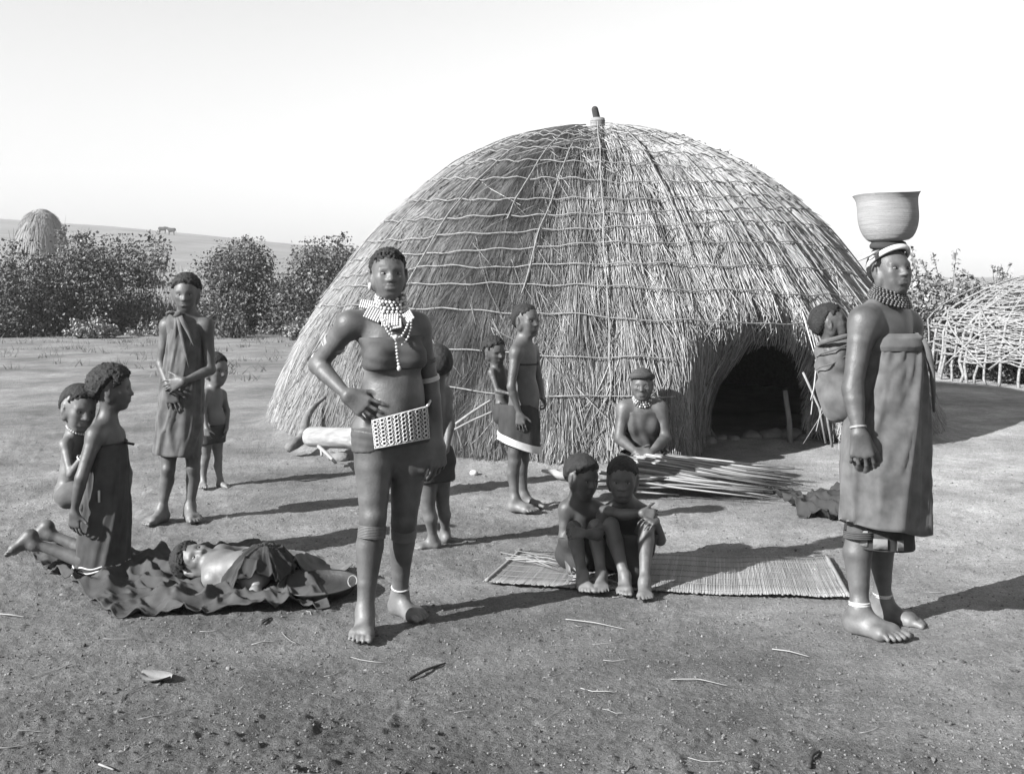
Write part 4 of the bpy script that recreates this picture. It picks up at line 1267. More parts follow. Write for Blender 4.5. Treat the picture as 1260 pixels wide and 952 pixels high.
pend([(487, 418), (488, 428), (489, 440), (491, 452)], .0062, 'bead')
mb = MB(); mb.ball(W(487, 415, 4.6 - .165), .011, 10, 8); p.mbpart('bead_knob', mb, M['bead'])
mb = MB(); mb.ball(W(491, 453, 4.6 - .135), .009, 8, 6, (1, .8, 1.3)); p.mbpart('bead_knob', mb, M['bead'])
# ear ornament
fH, sH, uH = p.fr
mb = MB(); mb.ball(p.hc + .2 * (-.375 * sH - .02 * fH - .24 * uH), .015, 10, 7, (.7, 1, 1.2)); p.mbpart('earring', mb, M['bead'])
# arm rings
for (a, b, t, r, w_, m, n) in [((430, 398, -.04), (391, 449, .06), .50, .0465, .030, 'bead_mid', 5), ((430, 398, -.04), (391, 449, .06), .90, .041, .014, 'bead', 2),
                              ((514, 401, .06), (529, 471, .10), .92, .0425, .02, 'bead', 3), ((514, 401, .06), (529, 471, .10), .62, .045, .016, 'skin', 3)]:
    A, B = p.pt(a), p.pt(b); c = lerp(A, B, t); band_on(p, 'arm_ring', c - (B - A) * .01, c + (B - A) * .01, r, w_, M[m], None, n)
for (a, b, t, r, w_, m, n) in [((459, 637, -.06), (449, 756, -.10), .14, .0555, .05, 'skin_pale', 8), ((497, 641, .06), (492, 735, .16), .14, .0545, .046, 'skin_pale', 8), ((497, 641, .06), (492, 735, .16), .86, .037, .004, 'bead', 1)]:
    A, B = p.pt(a), p.pt(b); c = lerp(A, B, t); band_on(p, 'leg_band', c - (B - A) * .01, c + (B - A) * .01, r, w_, M[m], None, n)
# beaded apron
AP = [(457, 517), (526, 499), (529, 539), (461, 552)]
def apt(u_, v_, out=0.0):
    x = (AP[0][0] * (1 - u_) + AP[1][0] * u_) * (1 - v_) + (AP[3][0] * (1 - u_) + AP[2][0] * u_) * v_
    y = (AP[0][1] * (1 - u_) + AP[1][1] * u_) * (1 - v_) + (AP[3][1] * (1 - u_) + AP[2][1] * u_) * v_
    d = -.134 + .21 * ((x - 480) / 45.0 / 2.0) ** 2 + .012 * (v_ - .3)
    return W(x, y, 4.6 + d - out)
nu, nv = 24, 10
V = [apt(i / nu, j / nv, o_) for o_ in (0, -.006) for i in range(nu + 1) for j in range(nv + 1)]
Q = []
B0 = (nu + 1) * (nv + 1)
for i in range(nu):
    for j in range(nv):
        a = i * (nv + 1) + j; Q += [[a, a + 1, a + nv + 2, a + nv + 1], [B0 + a, B0 + a + nv + 1, B0 + a + nv + 2, B0 + a + 1]]
for i in range(nu):
    for j in (0, nv):
        a = i * (nv + 1) + j; Q.append([a, a + nv + 1, B0 + a + nv + 1, B0 + a] if j == 0 else [a, B0 + a, B0 + a + nv + 1, a + nv + 1])
for j in range(nv):
    for i in (0, nu):
        a = i * (nv + 1) + j; Q.append([a, B0 + a, B0 + a + 1, a + 1] if i == 0 else [a, a + 1, B0 + a + 1, B0 + a])
ap = p.part('bead_apron', V, Q, M['cloth_dark'])
mb = MB()
NC, NR = 8, 7
for i in range(NC):
    for j in range(NR):
        u_ = (i + .5) / NC; v_ = (j + .75) / (NR + .6)
        c = apt(u_, v_, .003); n_ = np.cross(apt(u_ + .02, v_) - apt(u_ - .02, v_), apt(u_, v_ + .05) - apt(u_, v_ - .05)); n_ = nrm(n_); n_ = n_ if n_[1] < 0 else -n_
        mb.ring(c, n_, .0088, .0036, 9, 4)
for i in range(NC + 1):
    for j in range(24):
        v_ = .03 + .95 * j / 23; u_ = i / NC + .014 * math.sin(v_ * 44 + i)
        mb.ball(apt(min(max(u_, .008), .992), v_, .002), .0034, 5, 3)
for j in (0.02, .99):
    for i in range(46): mb.ball(apt(.01 + .98 * i / 45, j, .002), .0036, 5, 3)
p.mbpart('bead', mb, M['bead'], parent=ap, kind='stuff')
mb = MB()
hip = p.pt((484, 512, 0))
pts = [apt(1, 0, .0)]
for i in range(13):
    t_ = i / 12.0; x = 527 - 1.5 * t_ + 4 * math.sin(t_ * 3); pts.append(W(527 + 3 * t_, 498 - 6 * t_, 4.6 - .04 + .10 * t_))
for q in bead_string(pts, .006): mb.ball(q, .006, 6, 4)
p.mbpart('bead_string', mb, M['bead'], kind='stuff')

# ---------------------------------------------------------------- the woman with the basket and her baby
p = Person(4.6, 'standing woman in a wrapped dress balancing a basket on her head, baby on her back', 1.02, .005)
p.torso((1091, 374, 0), (1086, 540, 0), [(1062, 395, -.10), (1117, 399, .12)], [(1066, 555, -.08), (1106, 555, .08)], chest=.85, waist=.92, belly=.03, bust=0, hipw=.78)
p.head((1096, 333, -.01), 20, .207, 6)
p.arm(0, (1049, 478, -.14), (1057, 533, -.19), (.10, -.06, -1), (-.25, -.95, .05), curl=(22, 26, 28, 32), tside=(1, -.1, 0), r=1.08, hsize=.185, thumb=(.8, .4, -.3))
p.arm(1, (1122, 478, .24), (1119, 540, .20), (0, 0, -1), (.7, .7, 0), tside=(.7, -.7, 0), r=1.1)
p.leg(0, (1060, 650, -.04), (1058, 754, -.09), (.72, -.70, 0), .262, 1.08, thigh=.7)
p.leg(1, (1089, 648, .06), (1086, 741, .10), (.76, -.65, 0), .255, 1.04, thigh=.7)
p.build(floor=.004, hair=dict(length=.010, bump=.004, freq=.015, hairline=.26))
DR = [(412, 1060, 1127, .112), (426, 1054, 1132, .125), (455, 1047, 1136, .135), (490, 1043, 1137, .14, -.01), (530, 1035, 1137, .145, -.02), (580, 1033, 1136, .15, -.03), (645, 1034, 1137, .15, -.03)]
V, Q = loft(4.6, DR, 120, .006, [(5, .009, 2.5, .7), (9, .004, -3.5, .8)], 1.2, -.033, 2.6, 60, .015)
p.part('dress', V, Q, M['cloth'])
V, Q = loft(4.6, [(409, 1060, 1127, .118), (414, 1054, 1133, .134), (424, 1053, 1135, .138), (430, 1055, 1132, .130)], 90, .012, [(4, .003, 1, 0)], .4, 0, 2.6, wrinkle=.003)
p.part('dress_roll', V, Q, M['cloth'])
# the loose end of the wrap hanging from the roll, and a fold tucked at the thigh
mb = MB(); mb.tube([loft_pt(4.6, DR, y, q, .030) for y, q in ((416, -.80), (432, -.66), (455, -.52), (480, -.40), (505, -.30))], [.016, .018, .014, .011, .006], 8, True, .7)
p.mbpart('dress_fold', mb, M['cloth'], kind='stuff')
V, Q = loft(4.6, [(630, 1042, 1120, .115), (652, 1040, 1123, .12), (670, 1038, 1124, .125)], 96, .006, [(9, .005, .6, .3)], 2.2, -.012)
p.part('underskirt', V, Q, M['cloth_dark'])
UR = [(630, 1042, 1120, .118), (672, 1038, 1124, .128)]
for (q0, q1, y0, y1) in ((-2.35, -2.15, 646, 664), (-2.0, -1.62, 654, 666), (-1.35, -1.15, 656, 668)):
    Vp = [loft_pt(4.6, UR, y, q, o_) for o_ in (.009, .004) for y in (y0, y1) for q in np.linspace(q0, q1, 5)]
    Qp = []
    for i in range(4): Qp += [[i, i + 1, 6 + i, 5 + i], [10 + i, 15 + i, 16 + i, 11 + i], [i, 10 + i, 11 + i, i + 1], [5 + i, 6 + i, 16 + i, 15 + i]]
    p.part('skirt_patch', Vp, Qp, M['stone'])
# the sling that holds the baby
sl = [(Ell(p.pt((1034, 458, .07)), (.088, .12, .165)), .05), (Ell(p.pt((1036, 490, .06)), (.085, .11, .10)), .08), (Cone(p.pt((1030, 425, .07)), p.pt((1058, 420, .08)), .06, .05), .06), (Ell(p.pt((1024, 440, .055)), (.062, .125, .085)), .04)]
p.wrap('baby_sling', sl, .0, [(W(1030, 414, 4.67), (.12, 0, -1))], M['cloth'], fold=.005, ff=70, dirv=(.5, -.2, 1))
mb = MB()
for dy_, r in ((0, .011), (14, .0035), (31, .0030)):
    mb.tube([W(1006 - .12 * dy_, 425 + dy_, 4.65), W(1012 - .1 * dy_, 421 + dy_, 4.575), W(1024, 418 + dy_ * .95, 4.535), W(1040, 414 + dy_ * .8, 4.54), W(1054, 411 + dy_ * .6, 4.57)], [r * .6, r, r, r, r * .7], 8)
p.mbpart('sling_fold', mb, M['cloth'], kind='stuff')
# anklets, knee band, wrist wire, neck beads, head band and pins
for (a, b, t, r, w_, m, n) in [((1057, 650, -.06), (1058, 754, -.09), .90, .0405, .026, 'white', 3), ((1089, 648, .06), (1086, 741, .10), .90, .0385, .022, 'white', 3),
                              ((1057, 650, -.06), (1058, 754, -.09), .07, .0605, .03, 'cloth_skin', 4)]:
    A, B = p.pt(a), p.pt(b); c = lerp(A, B, t); band_on(p, 'leg_band', c - (B - A) * .01, c + (B - A) * .01, r, w_, M[m], None, n)
A, B = p.pt((1049, 478, -.14)), p.pt((1057, 533, -.19)); c = lerp(A, B, .86); band_on(p, 'wrist_wire', c - (B - A) * .01, c + (B - A) * .01, .0315, .008, M['bead_mid'], None, 2)
nc = lerp(p.N_, p.hc, .26)
for i in range(7):
    mb = MB(); r = .0075; a = .064 + .004 * (6 - i) * (i < 5)
    beads(mb, bead_string(ring_pts(nc + p.u * (.008 * i - .022) + p.f * .010, p.u + p.f * .3, p.side, a, a), r, True), r)
    p.mbpart('necklace', mb, M['bead_dark'], kind='stuff')
fH, sH, uH = p.fr; H = p.hH
R_ = ring_pts(p.hc + H * (.235 * uH - .05 * fH), uH * .88 - fH * .42, sH, H * .365, H * .485, 48)
mb = MB(); mb.tube(np.concatenate([R_, R_[:2]]), .0085, 8, False, 1.5)
p.mbpart('head_band', mb, M['white'])
for (x0, y0, x1, y1) in ((1079, 311, 1056, 320), (1081, 309, 1064, 317), (1078, 314, 1070, 319)):
    mb = MB(); mb.tube([W(x0, y0, 4.55), W((x0 + x1) / 2, (y0 + y1) / 2 - .5, 4.53), W(x1, y1, 4.53)], [.006, .0075, .006], 6); p.mbpart('hair_pin', mb, M['white'])
topc = p.hc + H * .50 * uH - H * .09 * fH
topc = np.array([W(1096, 300, 4.6)[0], 4.62, W(1096, 300, 4.6)[2]])
mb = MB()
for k in range(3):
    mb.ring(topc - [0, 0, .008 * k - .002], (.08, 0, 1), .056 + .005 * k, .014, 28, 8)
p.mbpart('head_pad', mb, M['cloth_dark'])
# the basket
BC = topc + np.array([0.003, 0, .008])
pr_r = [0, .045, .075, .092, .105, .116, .122, .124, .1235, .1235, .1255, .131, .138]
pr_z = [0, .001, .004, .014, .032, .058, .085, .11, .135, .16, .18, .193, .203]
zz = np.linspace(0, 1, 110); k_ = np.linspace(0, 1, 13)
rr = np.interp(zz, k_, pr_r); z2 = np.interp(zz, k_, pr_z)
for _ in range(3): rr[1:-1] = (rr[:-2] + rr[1:-1] + rr[2:]) / 3; z2[1:-1] = (z2[:-2] + z2[1:-1] + z2[2:]) / 3
M['basket'] = mat('basket_weave', 0.25, 0.34, 7, 0.75, 0.5, 120, 0.3, stretch=(1, 1, 14))
n = 72; V = []
for inner in (0, 1):
    for i in range(110):
        for j in range(n):
            a = 2 * PI * j / n; r = rr[i] + .0006 * math.sin(i * 2.2) * (i > 4) + .0008 * math.sin(j * PI + (i // 3) * PI) + .0016 * math.sin(3 * a + 1) * zz[i]
            r = max(r - inner * .008, 0.0005)
            V.append([r * math.cos(a), r * math.sin(a), z2[i] + inner * .006 * (1 - zz[i]) + .0045 * math.sin(2 * a + .6) * zz[i]])
Q = []
for inner in (0, 1):
    for i in range(109):
        for j in range(n):
            q = [inner * 110 * n + i * n + j, inner * 110 * n + i * n + (j + 1) % n, inner * 110 * n + (i + 1) * n + (j + 1) % n, inner * 110 * n + (i + 1) * n + j]
            Q.append(q if not inner else q[::-1])
for j in range(n): Q.append([109 * n + j, 109 * n + (j + 1) % n, 110 * n + 109 * n + (j + 1) % n, 110 * n + 109 * n + j])
Rt = np.array(Matrix.Rotation(rad(-4), 3, 'Y')); V = np.array(V) @ Rt.T
link('basket', mesh_np('basket', V, np.array(Q), True, [M['basket']]), None, tuple(BC), None, 'round coiled basket with a flared rim carried on the head of a woman', 'basket')
# her baby
b = Person(4.66, 'baby carried in a cloth sling on the back of the woman with the basket', .42, .0042)
b.torso((1023, 424, 0), (1033, 490, 0), [(1021, 431, -.06), (1029, 431, .06)], [(1030, 494, -.04), (1036, 494, .04)])
b.head((1023, 398, 0), 72, .158, 14, 0, True, neck_r=.034)
b.arm(0, (1040, 448, -.03), (1046, 455, .0)); b.arm(1, (1040, 448, .06), (1046, 455, .05))
b.leg(0, (1042, 480, -.06), (1036, 500, -.06)); b.leg(1, (1042, 480, .06), (1036, 500, .06))
b.build(hair=dict(length=.008, bump=.003, freq=.012, hairline=.24, back=-.32))

# ---------------------------------------------------------------- the girl in the shoulder wrap
p = Person(6.55, 'standing child in a knotted shoulder wrap with wrists crossed in front, near the left bushes', .88, .0062)
p.torso((230, 390, 0), (222, 508, 0), [(206, 400, 0), (254, 400, 0)], [(210, 520, 0), (236, 520, 0)], chest=.92)
p.head((229, 361, -.01), 9, .208, -8, 0, True)
p.arm(0, (198, 447, .01), (209, 479, -.12), (.22, -.08, -.95), (-.1, -1, 0), curl=(10, 12, 14, 16), tside=(1, 0, .2), r=.92, hsize=.155)
p.arm(1, (259, 455, -.02), (226, 469, -.17), (-.92, .0, -.30), (0, -1, .15), curl=(14, 18, 20, 22), tside=(0, 0, 1), r=.92, hsize=.155)
p.leg(0, (207, 577, -.04), (199, 628, -.03), (-.35, -.93, 0), .215, .9)
p.leg(1, (238, 575, 0), (234, 625, .03), (.48, -.87, 0), .215, .9)
p.build(floor=.003, hair=dict(length=.016, bump=.007, freq=.018, hairline=.25))
GR = [(404, 208, 250, .098), (430, 206, 250, .105), (470, 199, 250, .11), (500, 195, 249, .115), (530, 192, 248, .12), (558, 190, 246, .125)]
V, Q = loft(6.55, GR, 100, .006, [(6, .006, 2.2, .4), (13, .003, -2, .5)], .3, -.015, 2.2, 50, .016)
p.part('wrap_dress', V, Q, M['cloth'])
p.wrap('shoulder_cloth', p.core, .012, [(W(230, 399, 6.55), (-.62, 0, -.78)), (W(205, 412, 6.55), (0, 0, 1)), (W(207, 400, 6.55), (1, 0, .1))], M['cloth'], fold=.003, ff=110, dirv=(1, 0, .35))
mb = MB(); mb.ball(W(218, 387, 6.47), .026, 10, 8, (1.2, 1, .8), None, .12); mb.tube([W(216, 387, 6.46), W(208, 384, 6.45), W(204, 386, 6.44)], [.014, .012, .006], 6)
p.mbpart('knot', mb, M['cloth'], kind='stuff')
mb = MB()
for (x0, y0, x1, y1, x2, y2) in ((219, 390, 226, 420, 233, 452), (222, 389, 232, 408, 240, 428), (217, 391, 215, 420, 212, 448)):
    a0 = lambda x, y: np.array([(x - CX) / F * 6.45, 6.55 - math.sqrt(max(.02, 1 - ((x - 228) / 24.0) ** 2)) * .107, CAM_Z + (HY - y) / F * 6.45])
    mb.tube([a0(x0, y0), a0((x0 + x1) / 2, (y0 + y1) / 2), a0(x1, y1), a0((x1 + x2) / 2, (y1 + y2) / 2), a0(x2, y2)], [.012, .014, .012, .009, .004], 6)
p.mbpart('fold', mb, M['cloth'], kind='stuff')
# ---------------------------------------------------------------- the small child beside her
p = Person(7.62, 'small child with a round belly standing right behind the child in the shoulder wrap', .60, .0062, 'skin_pale')
p.torso((263, 479, 0), (259, 528, 0), [(252, 485, -.075), (273, 485, .075)], [(254, 534, -.04), (266, 534, .04)], belly=.075, waist=1.1)
p.head((265, 455, 0), 55, .215, -6, 0, True, neck_r=.036)
p.arm(0, (250, 506, -.10), (254, 527, -.14), (.1, 0, -1), (-.3, -1, 0), tside=(1, 0, 0), hsize=.10)
p.arm(1, (279, 505, .08), (279, 526, .0), (-.1, -.3, -1), (.8, .2, 0), tside=(0, -1, 0), hsize=.10)
p.leg(0, (253, 562, -.04), (250, 591, -.05), (.25, -.95, 0), .14)
p.leg(1, (268, 562, .05), (271, 592, .03), (.8, -.55, 0), .14)
p.build(floor=.003, hair=dict(length=.012, bump=.005, freq=.022, hairline=.24))
p.wrap('loincloth', p.core + [(Cone(p.pt((254, 534, -.04)), p.pt((253, 548, -.04)), .058, .054), .04), (Cone(p.pt((266, 534, .04)), p.pt((267, 548, .045)), .058, .054), .04)], .008,
       [(W(260, 521, 7.62), (0, 0, -1)), (W(260, 545, 7.62), (0, 0, 1))], M['cloth_mid'], fold=.002, ff=90)

# ---------------------------------------------------------------- the child carrying a baby by the hut wall
p = Person(6.85, 'standing child in a short skirt with a pale hem, carrying a baby before the thatch', .80, .0062)
p.torso((645, 420, 0), (640, 515, 0), [(635, 433, -.11), (655, 433, .11)], [(635, 522, -.05), (645, 522, .05)], belly=.06, waist=.95, hipw=.85)
p.head((648, 395, 0), 46, .195, 0, 0, True, neck_r=.04)
p.arm(0, (629, 476, -.15), (639, 509, -.15), (.12, -.05, -1), (-.2, -1, 0), curl=(8, 10, 12, 14), tside=(1, 0, 0), hsize=.125, r=.88)
p.arm(1, (662, 468, .14), (667, 488, .07), (.35, -.6, -.7), (.6, .3, .4), curl=(40, 45, 45, 45), tside=(0, -.5, 1), hsize=.13)
p.leg(0, (633, 568, -.06), (634, 616, -.06), (.88, -.45, 0), .20, .95, thigh=.8)
p.leg(1, (643, 566, .06), (645, 611, .08), (.9, -.38, 0), .20, .92, thigh=.8)
p.build(floor=.003, hair=dict(length=.008, bump=.003, freq=.016, hairline=.26))
KR = [(496, 614, 662, .118), (515, 612, 664, .13), (546, 614, 664, .135)]
V, Q = loft(6.85, KR, 90, .006, [(7, .004, 2, .5)], .8, -.048, wrinkle=.004); p.part('skirt', V, Q, M['cloth_dark'])
KH = [(539, 611.5, 666.5, .146), (548, 611.5, 666.5, .147)]
V, Q = loft(6.85, KH, 90, .006, [(7, .004, 2, .5)], .8, -.048, wrinkle=0)
Vz = V.copy(); n_ = 90
for inner in (0, 1):
    for i in range(36):
        for j in range(n_): Vz[inner * 36 * n_ + i * n_ + j, 2] = V[inner * 36 * n_ + i * n_ + j, 2] - (.048 * math.cos(2 * PI * j / n_) if i < 35 else 0)
p.part('skirt_hem', Vz, Q, M['white'])
A = [W(x, y, 6.75) for x, y in ((628, 437), (640, 438), (655, 441), (663, 442))]
mb = MB(); mb.tube(ring_pts(lerp(p.P_, p.N_, .72), p.u, p.side, .118, .095, 40), .005, 6, False); p.mbpart('chest_string', mb, M['cloth_dark'])
b = Person(6.93, 'baby tied on the back of the child in the short pale hemmed skirt', .42, .0048)
b.torso((612, 450, 0), (620, 502, 0), [(605, 458, -.06), (620, 457, .04)], [(616, 506, -.04), (626, 506, .03)])
b.head((609, 432, -.02), 35, .165, -12, 12, True, neck_r=.034)
b.arm(0, (612, 481, -.10), (626, 484, -.13), (.9, -.2, .1), (0, -1, .3), tside=(0, 0, 1), hsize=.075); b.arm(1, (622, 478, .06), (630, 478, .0))
b.leg(0, (633, 512, -.13), (640, 530, -.10), kout=.01); b.leg(1, (628, 512, .1), (634, 528, .1))
b.build(hair=dict(length=.012, bump=.006, freq=.016, hairline=.26))
b.wrap('sling', [(Ell(b.pt((620, 508, -.02)), (.075, .12, .085)), .05)], .0, [(W(620, 496, 6.9), (0, 0, -1))], M['cloth_dark'], fold=.002, ff=90)

# ---------------------------------------------------------------- the child half hidden behind the woman in beads
p = Person(5.92, 'small child seen from behind, half hidden by the woman in white beads', .68, .006)
p.torso((534, 475, 0), (535, 560, 0), [(548, 483, .03), (519, 484, -.03)], [(542, 571, .02), (527, 571, -.02)], butt=.015)
p.head((537, 449, 0), -155, .20, 0, 0, True, neck_r=.04)
p.arm(0, (554, 522, .0), (549, 552, -.06), (-.1, -.2, -1), (.8, -.4, 0), tside=(0, 1, 0), hsize=.11)
p.arm(1, (513, 520, -.05), (510, 550, -.1), (0, 0, -1), (-1, 0, 0), tside=(0, 1, 0), hsize=.11)
p.leg(0, (545, 622, .06), (548, 655, .13), (-.35, .93, 0), .165, 1.0)
p.leg(1, (527, 625, -.02), (533, 664, .0), (-.97, -.2, 0), .165, 1.05)
p.build(floor=.003, hair=dict(length=.010, bump=.003, freq=.016, hairline=.24))
p.wrap('loincloth', p.core + [(Cone(p.pt((542, 571, .02)), p.pt((543, 600, .03)), .072, .066), .04), (Cone(p.pt((527, 571, -.02)), p.pt((527, 600, -.02)), .072, .066), .04)], .008,
       [(W(535, 548, 5.92), (0, 0, -1)), (W(535, 592, 5.92), (0, 0, 1))], M['cloth_dark'], fold=.002, ff=90)

# ---------------------------------------------------------------- the kneeling child with a baby
p = Person(5.45, 'kneeling child with curly hair in a dark cloth tube, facing right, baby behind', .82, .0058)
p.torso((133, 520, 0), (128, 632, 0), [(117, 535, -.12), (142, 535, .12)], [(124, 645, -.05), (136, 645, .05)], hipw=.85)
p.head((139, 479, 0), 98, .205, 0, 0, True, neck_r=.04)
p.arm(0, (100, 588, -.18), (91, 630, -.17), (.02, -.03, -1), (-.35, -.95, 0), curl=(18, 22, 26, 30), tside=(1, 0, 0), hsize=.135, r=.95)
p.arm(1, (155, 582, .17), (154, 622, .12), (0, 0, -1), (1, 0, 0), tside=(0, -1, 0), hsize=.14)
p.leg(0, (127, 693, -.07), (40, 668, -.12), (-.72, -.12, -.68), .19, .92, thigh=.8, up=(.68, 0, -.72))
p.leg(1, (141, 688, .09), (60, 656, .10), (-.72, -.1, -.68), .19, .92, thigh=.8, up=(.68, 0, -.72))
p.build(floor=.012, hair=dict(length=.024, bump=.009, freq=.021, hairline=.23))
NR_ = [(543, 109, 153, .12), (580, 108, 156, .125), (620, 107, 158, .125), (660, 100, 158, .13), (704, 92, 158, .14)]
V, Q = loft(5.45, NR_, 90, .006, [(6, .004, 1.5, .4), (11, .002, 1, .5)], 1.0, .012, 2.4, 50, .012); p.part('dress', V, Q, M['cloth_mid'])
for k in range(3):
    mb = MB(); mb.tube([loft_pt(5.45, NR_, 690 + 5 * k + 1.2 * math.sin(q * 7 + k) - 2 * math.cos(q), q, .006) for q in np.linspace(-3.1, .1, 40)], .0045, 5)
    p.mbpart('fringe', mb, M['white'])
mb = MB(); mb.tube([loft_pt(5.45, NR_, y, -1.5, .006) for y in (597, 604, 611)], .006, 5); p.mbpart('pin', mb, M['white'])
mb = MB(); mb.tube([loft_pt(5.45, NR_, 544, .0, .0), loft_pt(5.45, NR_, 546, -.05, .05)], .007, 5); mb.tube(ring_pts(loft_pt(5.45, NR_, 544, 0) * 0 + lerp(W(131, 544, 5.45), W(131, 544, 5.45), 0), (0, 0, 1), (1, 0, 0), .092, .124, 40), .006, 5, False)
p.mbpart('chest_string', mb, M['cloth_dark'], kind='stuff')
b = Person(5.47, 'baby with a white necklace clinging to the back of the kneeling child', .52, .0048, 'skin_pale')  # the paler skin colour carries lens flare over this baby
b.torso((93, 532, 0), (85, 604, 0), [(80, 547, -.08), (103, 546, .05)], [(80, 608, -.05), (92, 608, .04)], belly=.02)
b.head((97, 503, -.02), 48, .212, -12, -8, True, neck_r=.036)
b.arm(0, (87, 583, -.15), (104, 558, -.17), (.35, -.1, .9), (-.3, -.95, .2), tside=(1, 0, 0), hsize=.09)
b.arm(1, (112, 566, .03), (118, 556, -.05))
b.leg(0, (104, 616, -.10), (104, 635, -.06), kout=.01); b.leg(1, (100, 620, .12), (100, 645, .12))
b.build(hair=dict(length=.012, bump=.004, freq=.018, hairline=.25))
mb = MB(); beads(mb, bead_string(ring_pts(lerp(b.N_, b.hc, .16) + b.f * .012, b.u + b.f * .35, b.side, .055, .055), .006, True), .006); b.mbpart('necklace', mb, M['bead'], kind='stuff')
band_on(b, 'bracelet', lerp(b.pt((87, 583, -.15)), b.pt((104, 558, -.17)), .72), lerp(b.pt((87, 583, -.15)), b.pt((104, 558, -.17)), .82), .021, .008, M['bead'], None, 2)
b.wrap('sling', [(Ell(b.pt((86, 610, -.02)), (.065, .10, .06)), .05), (Cone(b.pt((88, 606, -.05)), b.pt((108, 612, -.08)), .055, .05), .05)], .0, [(W(80, 590, 5.4), (.1, 0, -1))], M['cloth'], fold=.002, ff=90)

# ---------------------------------------------------------------- the child lying on the blanket
p = Person(5.2, 'child lying on the crumpled blanket with covered bent knees, head to the left', .68, .0058, 'skin_pale')
nk = W(258, 692, 5.2); pv = W(312, 706, 5.1); sd = np.array([0, .9, .42]); sd2 = np.array([0, .95, .2])
p.torso(nk, pv, [nk + [.03, 0, -.015] - sd * .10, nk + [.03, 0, -.015] + sd * .10], [pv - sd2 * .05, pv + sd2 * .05], belly=.05)
p.head((241, 690, .04), 0, .205, 0, 0, True)
fH = nrm([.25, -.62, .74]); uH = nrm(np.array([-1, 0, .30]) - fH * np.dot([-1, 0, .30], fH)); p.fr = (fH, np.cross(uH, fH), uH); p.headp = head_prims(p.hc, p.fr, .205, True)
p.core[-1] = (Cone(nk, p.hc + .03 * uH * -1, .042, .04), .03)
p.arm(0, (276, 722, -.12), (300, 712, -.10))
p.arm(1, (300, 679, .16), (330, 680, .14), (.95, -.2, -.1), (0, .3, 1), tside=(0, -1, 0), hsize=.11)
p.leg(0, (324, 694, -.04), (314, 731, -.25), (.92, -.38, .05), .18, .9); p.leg(1, (341, 698, .06), (345, 730, -.12), (.6, -.7, 0), .165, .9)
p.build(floor=.012, hair=dict(length=.016, bump=.007, freq=.022, hairline=.24))
pk = [(pv, .10), (W(322, 694, 5.15), .075), (lerp(pv, W(322, 694, 5.15), .5), .09), (W(341, 698, 5.26), .075), (lerp(pv + sd2 * .1, W(341, 698, 5.26), .5), .09), (W(344, 716, 5.1), .06), (W(320, 716, 5.04), .06), (W(330, 700, 5.15), .085)]
nu, nv = 90, 90
cq = [np.array([-1.345, 4.93]), np.array([-1.05, 5.03]), np.array([-.99, 5.42]), np.array([-1.245, 5.40])]
U, Vv = np.meshgrid(np.linspace(0, 1, nu), np.linspace(0, 1, nv), indexing='ij')
wob = .05 * fbm(U * 4, Vv * 0 + 2, 2, 51) * (np.abs(Vv - .5) * 2) ** 2; wo2 = .05 * fbm(Vv * 4, U * 0 + 7, 2, 52) * (np.abs(U - .5) * 2) ** 2
X, Y = [(cq[0][k] * (1 - U - wo2) + cq[1][k] * (U + wo2)) * (1 - Vv - wob) + (cq[3][k] * (1 - U - wo2) + cq[2][k] * (U + wo2)) * (Vv + wob) for k in (0, 1)]
Z = np.full(X.shape, .012)
for q, r in pk:
    dd = np.hypot(X - q[0], Y - q[1])
    Z = -smin(-Z, -(q[2] + r * np.sqrt(np.clip(1 - (np.minimum(dd, r * .8) / r) ** 2, 0, 1)) - 1.25 * np.maximum(0, dd - r * .8)), .03)
hz_ = np.clip((.2 - Z) / .15, 0, 1)
ang = np.arctan2(Y - 5.14, X + 1.16)
g = fbm(ang * 2.6 + 4 * X, 3.0 * np.hypot(X + 1.16, Y - 5.14) + 3, 3, 61); g2 = fbm(X * 9 + 5 * Y, Y * 16 - 4 * X, 3, 63)
Z = Z + .045 * (np.clip(1 - np.abs(g) * 3, 0, 1) ** 1.2 - .15) * (.2 + .8 * hz_) * np.clip(Z / .05, .35, 1) + .014 * np.clip(1 - np.abs(g2) * 3, 0, 1) ** 1.3
top = np.stack([X, Y, np.maximum(Z, .012)], -1).reshape(-1, 3); bot = top - [0, 0, .007]
ii = (np.arange(nu - 1)[:, None] * nv + np.arange(nv - 1)[None]).ravel(); Fq = np.stack([ii, ii + nv, ii + nv + 1, ii + 1], 1); kk = nu * nv; ed = []
for i in range(nu - 1): ed += [[i * nv + kk, (i + 1) * nv + kk, (i + 1) * nv, i * nv], [i * nv + nv - 1, (i + 1) * nv + nv - 1, (i + 1) * nv + nv - 1 + kk, i * nv + nv - 1 + kk]]
for i in range(nv - 1): ed += [[i, i + 1, i + 1 + kk, i + kk], [(nu - 1) * nv + i + kk, (nu - 1) * nv + i + 1 + kk, (nu - 1) * nv + i + 1, (nu - 1) * nv + i]]
p.part('cover_cloth', np.concatenate([top, bot]), [Fq, Fq[:, ::-1] + kk, np.array(ed)], M['cloth_dark'])

